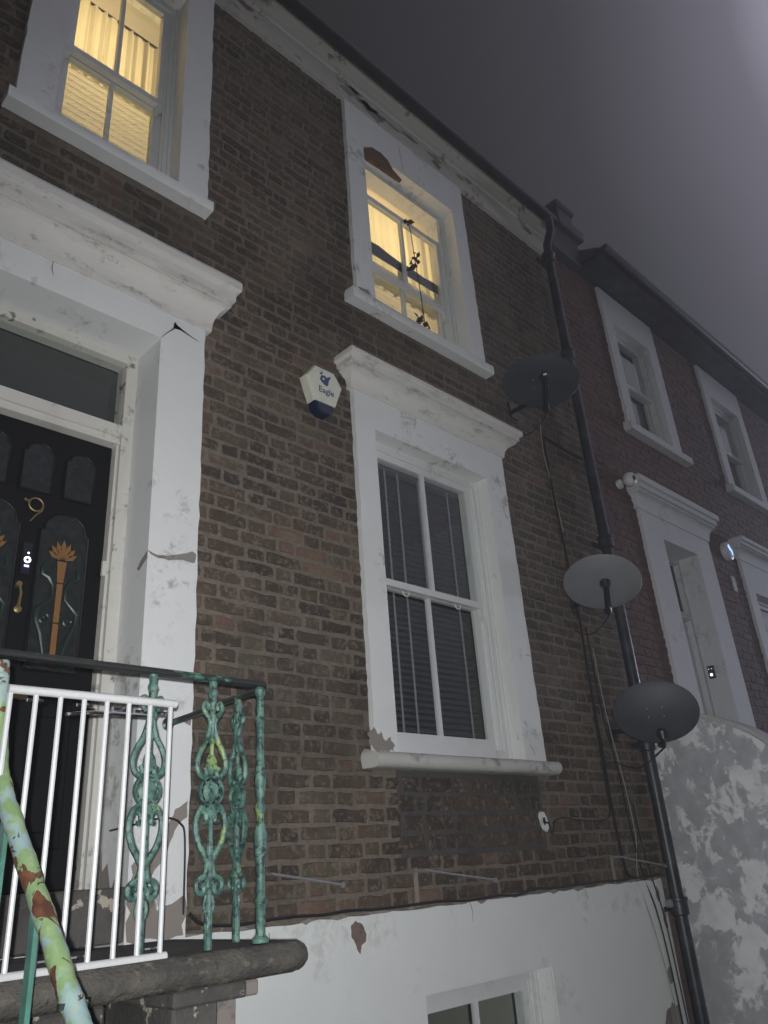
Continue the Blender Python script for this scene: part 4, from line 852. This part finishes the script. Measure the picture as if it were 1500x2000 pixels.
# vine hanging from the open sash
vn = thing('dried_vine', (3.69, 0.06, 3.62), 'dried vine with dark leaf clumps hanging in front of the right lit window', 'vine')
MB().tube(smooth([(3.655, 0.07, 4.72), (3.66, 0.055, 4.62), (3.665, 0.05, 4.45), (3.672, 0.05, 4.30), (3.69, 0.05, 4.10), (3.70, 0.05, 3.9), (3.705, 0.05, 3.70)]), 0.0038, 5).build('stem', 'dead_leaf', vn)
rr = random.Random(4)
for cz, cxx, cnt, sp_ in ((4.70, 3.655, 5, .02), (4.27, 3.675, 12, .045), (4.22, 3.65, 4, .02), (3.69, 3.70, 12, .045), (3.64, 3.66, 4, .025)):
    for i in range(cnt):
        c = Vector((cxx + rr.gauss(0, sp_ * .6), 0.05 + rr.gauss(0, .012), cz + rr.gauss(0, sp_))); a = Vector((rr.gauss(0, 1), rr.gauss(0, 1), rr.gauss(0, 1))).normalized(); b = a.cross(Vector((rr.gauss(0, 1), rr.gauss(0, 1), rr.gauss(0, 1)))).normalized(); L = rr.uniform(.04, .07)
        MB().add([c, c + a * L * .5 + b * L * .35, c + a * L + b.cross(a) * .008, c + a * L * .5 - b * L * .35], [(0, 1, 2), (0, 2, 3)]).build('leaf', 'dead_leaf', vn)

# ================================================================== neighbour: red brick house
nb = thing('neighbour_house', (9, 0, GZ), 'red brick terraced house with white window surrounds beyond the downpipe', 'house')
NU1 = (6.77, 7.55, 3.84, 5.20); NU2 = (9.10, 9.94, 3.84, 5.20); NG = (8.78, 9.85, 0.575, 2.50); ND = (6.77, 7.47, -0.2, 2.66)
SN1 = (6.60, 7.75, 3.8, 5.60); SN2 = (8.92, 10.12, 3.8, 5.60); SNG = (8.58, 10.05, 0.52, 2.86); SND = (6.40, 7.82, -0.4, 2.90)
NX1 = 15.0
mb = slab_holes(MB(), 5.66, NX1, -2.6, 5.62, 0.0065, 0.22, [grow(h, .03) for h in (NU1, NU2, NG, ND)])
nw = mb.build('brick_wall', 'red_mortar', nb)
brick_field(nw, 5.66, 13.0, -0.4, 5.60, [SN1, SN2, SNG, SND], 'red_brick', 77)
for nm, op, su in ((0, NU1, SN1), (1, NU2, SN2)):
    sash_window(nb, None, op, su, 0.035, paint='neighbour_paint', wp='neighbour_paint', bars=False, simple=True, sill=(su[0] - 0.05, su[1] + 0.06, 3.86, 3.77, 0.09), jagamp=0.002)
sash_window(nb, None, NG, SNG, 0.05, paint='neighbour_paint', wp='neighbour_paint', bars=False, simple=True, cornice=(SNG[0], SNG[1], cprof(2.85, 3.08, 0.16), 0.7), sill=(8.5, 10.1, .545, .465, .12), mould='neighbour_paint')
q = MB(); x0, x1, z0, z1 = ND; yb = 0.255
q.box(SND[0], x0, -0.03, yb, -0.4, z1); q.box(x1, SND[1], -0.03, yb, -0.4, z1); q.box(SND[0], SND[1], -0.03, yb, z1, SND[3])
nds = q.build('door_surround', 'neighbour_paint', nb)
moulding(MB(), SND[0], SND[1], cprof(2.88, 3.17, 0.16), 0.7, 0.0, 0.002).build('cornice', 'neighbour_paint', nds)
q = MB().box(x0, x0 + 0.05, yb - 0.08, yb + 0.02, -0.2, z1 - .001).box(x1 - 0.05, x1, yb - 0.08, yb + 0.02, -0.2, z1 - .001).box(x0 + .05, x1 - .05, yb - .08, yb + .02, 2.60, z1 - .001).box(x0 + .05, x1 - .05, yb - .09, yb + .02, 2.02, 2.08)
nf = q.build('door_frame', 'neighbour_paint', nb); MB().box(x0 + .05, x1 - .05, yb - .03, yb - .025, 2.08, 2.60).build('fanlight', 'door_glass', nf)
nd = MB().box(x0 + .052, x1 - .052, yb - .03, yb + .015, -0.2, 2.018, .003).build('front_door', 'red_door', nb)
for za, zb in ((0.2, 0.85), (1.0, 1.85)):
    for xa in (x0 + .10, (x0 + x1) / 2 + .03): MB().box(xa, xa + 0.22, yb - .038, yb - .028, za, zb, .006).build('panel', 'red_door', nd)
MB().tube([(x0 + .10, yb - .05, 0.95), (x0 + .10, yb - .07, 1.0), (x0 + .10, yb - .05, 1.10)], .008, 6).build('handle', 'chrome', nd)
q = MB().box(6.21, NX1, -0.30, 0.10, 5.62, 5.65).box(6.21, NX1, -0.305, -0.280, 5.60, 5.72); q.build('soffit', 'downpipe_paint', nb)
MB().prof_x([(-0.306 - 0.048 + 0.048 * math.cos(t), 5.705 - 0.048 * math.sin(t)) for t in [math.pi * i / 8 for i in range(9)]] + [(-0.402, 5.711), (-0.306, 5.711)], 6.22, NX1).build('gutter', 'black_gutter', nb, True)
MB().add([(6.23, -0.30, 5.735), (NX1, -0.30, 5.735), (NX1, 3.2, 7.5), (6.23, 3.2, 7.5), (6.23, 3.2, 5.7), (NX1, 3.2, 5.7), (6.23, -0.30, 5.725), (NX1, -0.30, 5.725)], [(0, 1, 2, 3), (3, 2, 5, 4), (0, 3, 4, 6), (1, 7, 5, 2), (6, 4, 5, 7)]).build('roof', 'slate_roof', nb)
q = MB()
for (xa, xb, za, zb) in ((6.2, 8.2, 2.95, 5.3), (8.4, 10.8, 2.95, 5.3), (8.3, 10.8, 0.05, 2.8)):
    q.box(xa, xb, 1.2, 1.22, za, zb); q.box(xa - .02, xa, .225, 1.2, za, zb); q.box(xb, xb + .02, .225, 1.2, za, zb); q.box(xa, xb, .225, 1.2, zb, zb + .02); q.box(xa, xb, .225, 1.2, za - .02, za)
q.build('rooms', 'dim_plaster', nb)

# ---- wing wall of the neighbour's steps
ww = thing('stair_side_wall', (5.9, -0.6, GZ), 'grey rendered stair wall with peeling white paint and curved coping', 'wall')
cv = smooth([(0.0, 0.975), (-0.2, 0.945), (-0.43, 0.865), (-0.60, 0.79), (-0.73, 0.715), (-0.85, 0.61), (-1.0, 0.45), (-1.25, 0.15), (-1.5, -0.2), (-1.9, -0.8)], 4)
pl = cv + [(-1.9, -3.0), (0.0, -3.0)]
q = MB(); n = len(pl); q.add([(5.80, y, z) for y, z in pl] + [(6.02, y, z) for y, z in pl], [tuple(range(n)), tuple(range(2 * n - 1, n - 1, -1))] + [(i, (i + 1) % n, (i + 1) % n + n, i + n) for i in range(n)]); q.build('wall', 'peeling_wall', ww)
q = MB(); q.loft([[(xa, y, z + dz) for y, z in cv] for xa, dz in ((5.785, -0.012), (5.775, 0.006), (5.785, 0.026), (6.035, 0.026), (6.045, 0.006), (6.035, -0.012))], False); q.build('coping', 'stone_paint', ww, True)

# ---- small things on the neighbour's front
sc_ = thing('security_camera', (6.15, -0.01, 3.05), 'small white dome security camera on the red brick beside the neighbour cornice', 'camera')
MB().lathe((6.15, 0.0, 3.06), [(0.045, 0), (0.045, -0.03), (0.030, -0.04)], 14, 'y').build('mount', 'white_plastic', sc_, True)
MB().tube([(6.15, -0.03, 3.06), (6.13, -0.10, 3.055), (6.09, -0.135, 3.04)], [0.016, 0.016, 0.022], 10).build('arm', 'white_plastic', sc_, True)
MB().lathe((6.075, -0.155, 3.03), [(0.012, 0.062), (0.045, 0.05), (0.060, 0.02), (0.062, 0.0), (0.055, -0.035), (0.03, -0.058), (0.008, -0.064)], 16).build('dome', 'white_plastic', sc_, True)
MB().lathe((6.055, -0.215, 3.02), [(0.022, 0.01), (0.022, -0.002), (0.012, -0.006)], 12, 'y').build('lens', 'black_plastic', sc_)
ra = thing('round_alarm', (8.28, -0.02, 2.84), 'round white alarm sounder with a glowing blue mark on the red brick', 'alarm')
MB().lathe((8.28, 0.0, 2.88), [(0.105, 0), (0.11, -0.03), (0.10, -0.055), (0.08, -0.065)], 24, 'y').build('cover', 'white_plastic', ra, True)
MB().prism([(8.235, 2.93), (8.262, 2.942), (8.285, 2.905), (8.315, 2.885), (8.318, 2.835), (8.300, 2.83), (8.298, 2.868), (8.262, 2.885), (8.24, 2.905)], -0.0695, -0.064).build('light', 'alarm_lamp', ra)
pq = thing('wall_plaque', (8.30, -0.01, 2.42), 'small weathered rectangular plaque under the round alarm', 'plaque')
MB().box(8.245, 8.335, -0.014, 0.002, 2.43, 2.60, 0.003).build('plate', 'plaque_metal', pq)
b2 = thing('video_doorbell', (7.09, 0.4, 1.43), 'small black video doorbell with a white light on the neighbour door frame', 'doorbell')
MB().box(x1 - 0.028, x1 - 0.0005, 0.08, 0.14, 1.44, 1.56, .004).build('body', 'bell_body', b2)
MB().lathe((x1 - 0.031, 0.11, 1.475), [(0.013, 0.003), (0.013, 0)], 12, 'x').build('ring_light', 'bell_light', b2)
for dy in (-.014, .014): MB().lathe((x1 - 0.031, 0.11 + dy, 1.53), [(0.004, 0.003), (0.004, 0)], 8, 'x').build('status_light', 'bell_dot', b2)

# ================================================================== damp night air
hz = MB().box(-58, 78, -58, 38, GZ - 2.9, 14.0).build('haze', None); 
hm = bpy.data.materials.new('haze_air'); hm.use_nodes = True; ht = hm.node_tree; ht.nodes.clear()
ho = ht.nodes.new('ShaderNodeOutputMaterial'); hv = ht.nodes.new('ShaderNodeVolumePrincipled'); hv.inputs['Density'].default_value = 0.015; hv.inputs['Color'].default_value = (0.9, 0.9, 0.95, 1); hv.inputs['Anisotropy'].default_value = 0.85
ht.links.new(hv.outputs[0], ho.inputs['Volume']); hz.data.materials.append(hm); tag(hz, 'damp night air hanging over the street', None, None, 'stuff')

# ================================================================== street lamp further along the pavement (its glow hangs in the damp air)
sl = thing('street_lamp', (30.0, -5.2, GZ), 'tall grey street lamp lit at the far end of the pavement', 'street lamp')
MB().lathe((30.0, -5.2, GZ), [(0.09, 0), (0.09, 1.0), (0.055, 1.05), (0.045, 5.6)], 14).tube([(30.0, -5.2, GZ + 5.55), (30.0, -5.0, GZ + 5.9), (30.0, -4.6, GZ + 6.05)], [0.04, 0.035, 0.03], 8).build('column', 'galvanised', sl, True)
MB().box(29.88, 30.12, -4.70, -4.15, GZ + 6.03, GZ + 6.12, 0.02).build('lantern', 'galvanised', sl)
MB().box(29.90, 30.10, -4.66, -4.20, GZ + 6.005, GZ + 6.029).build('lens', 'lamp_lens', sl)
ll = bpy.data.lights.new('lamp_light', 'POINT'); ll.energy = 8000; ll.color = (0.76, 0.82, 1.0); ll.shadow_soft_size = 0.4
link(bpy.data.objects.new('lamp_light', ll), sl, Vector((30.0, -4.43, GZ + 5.85)))
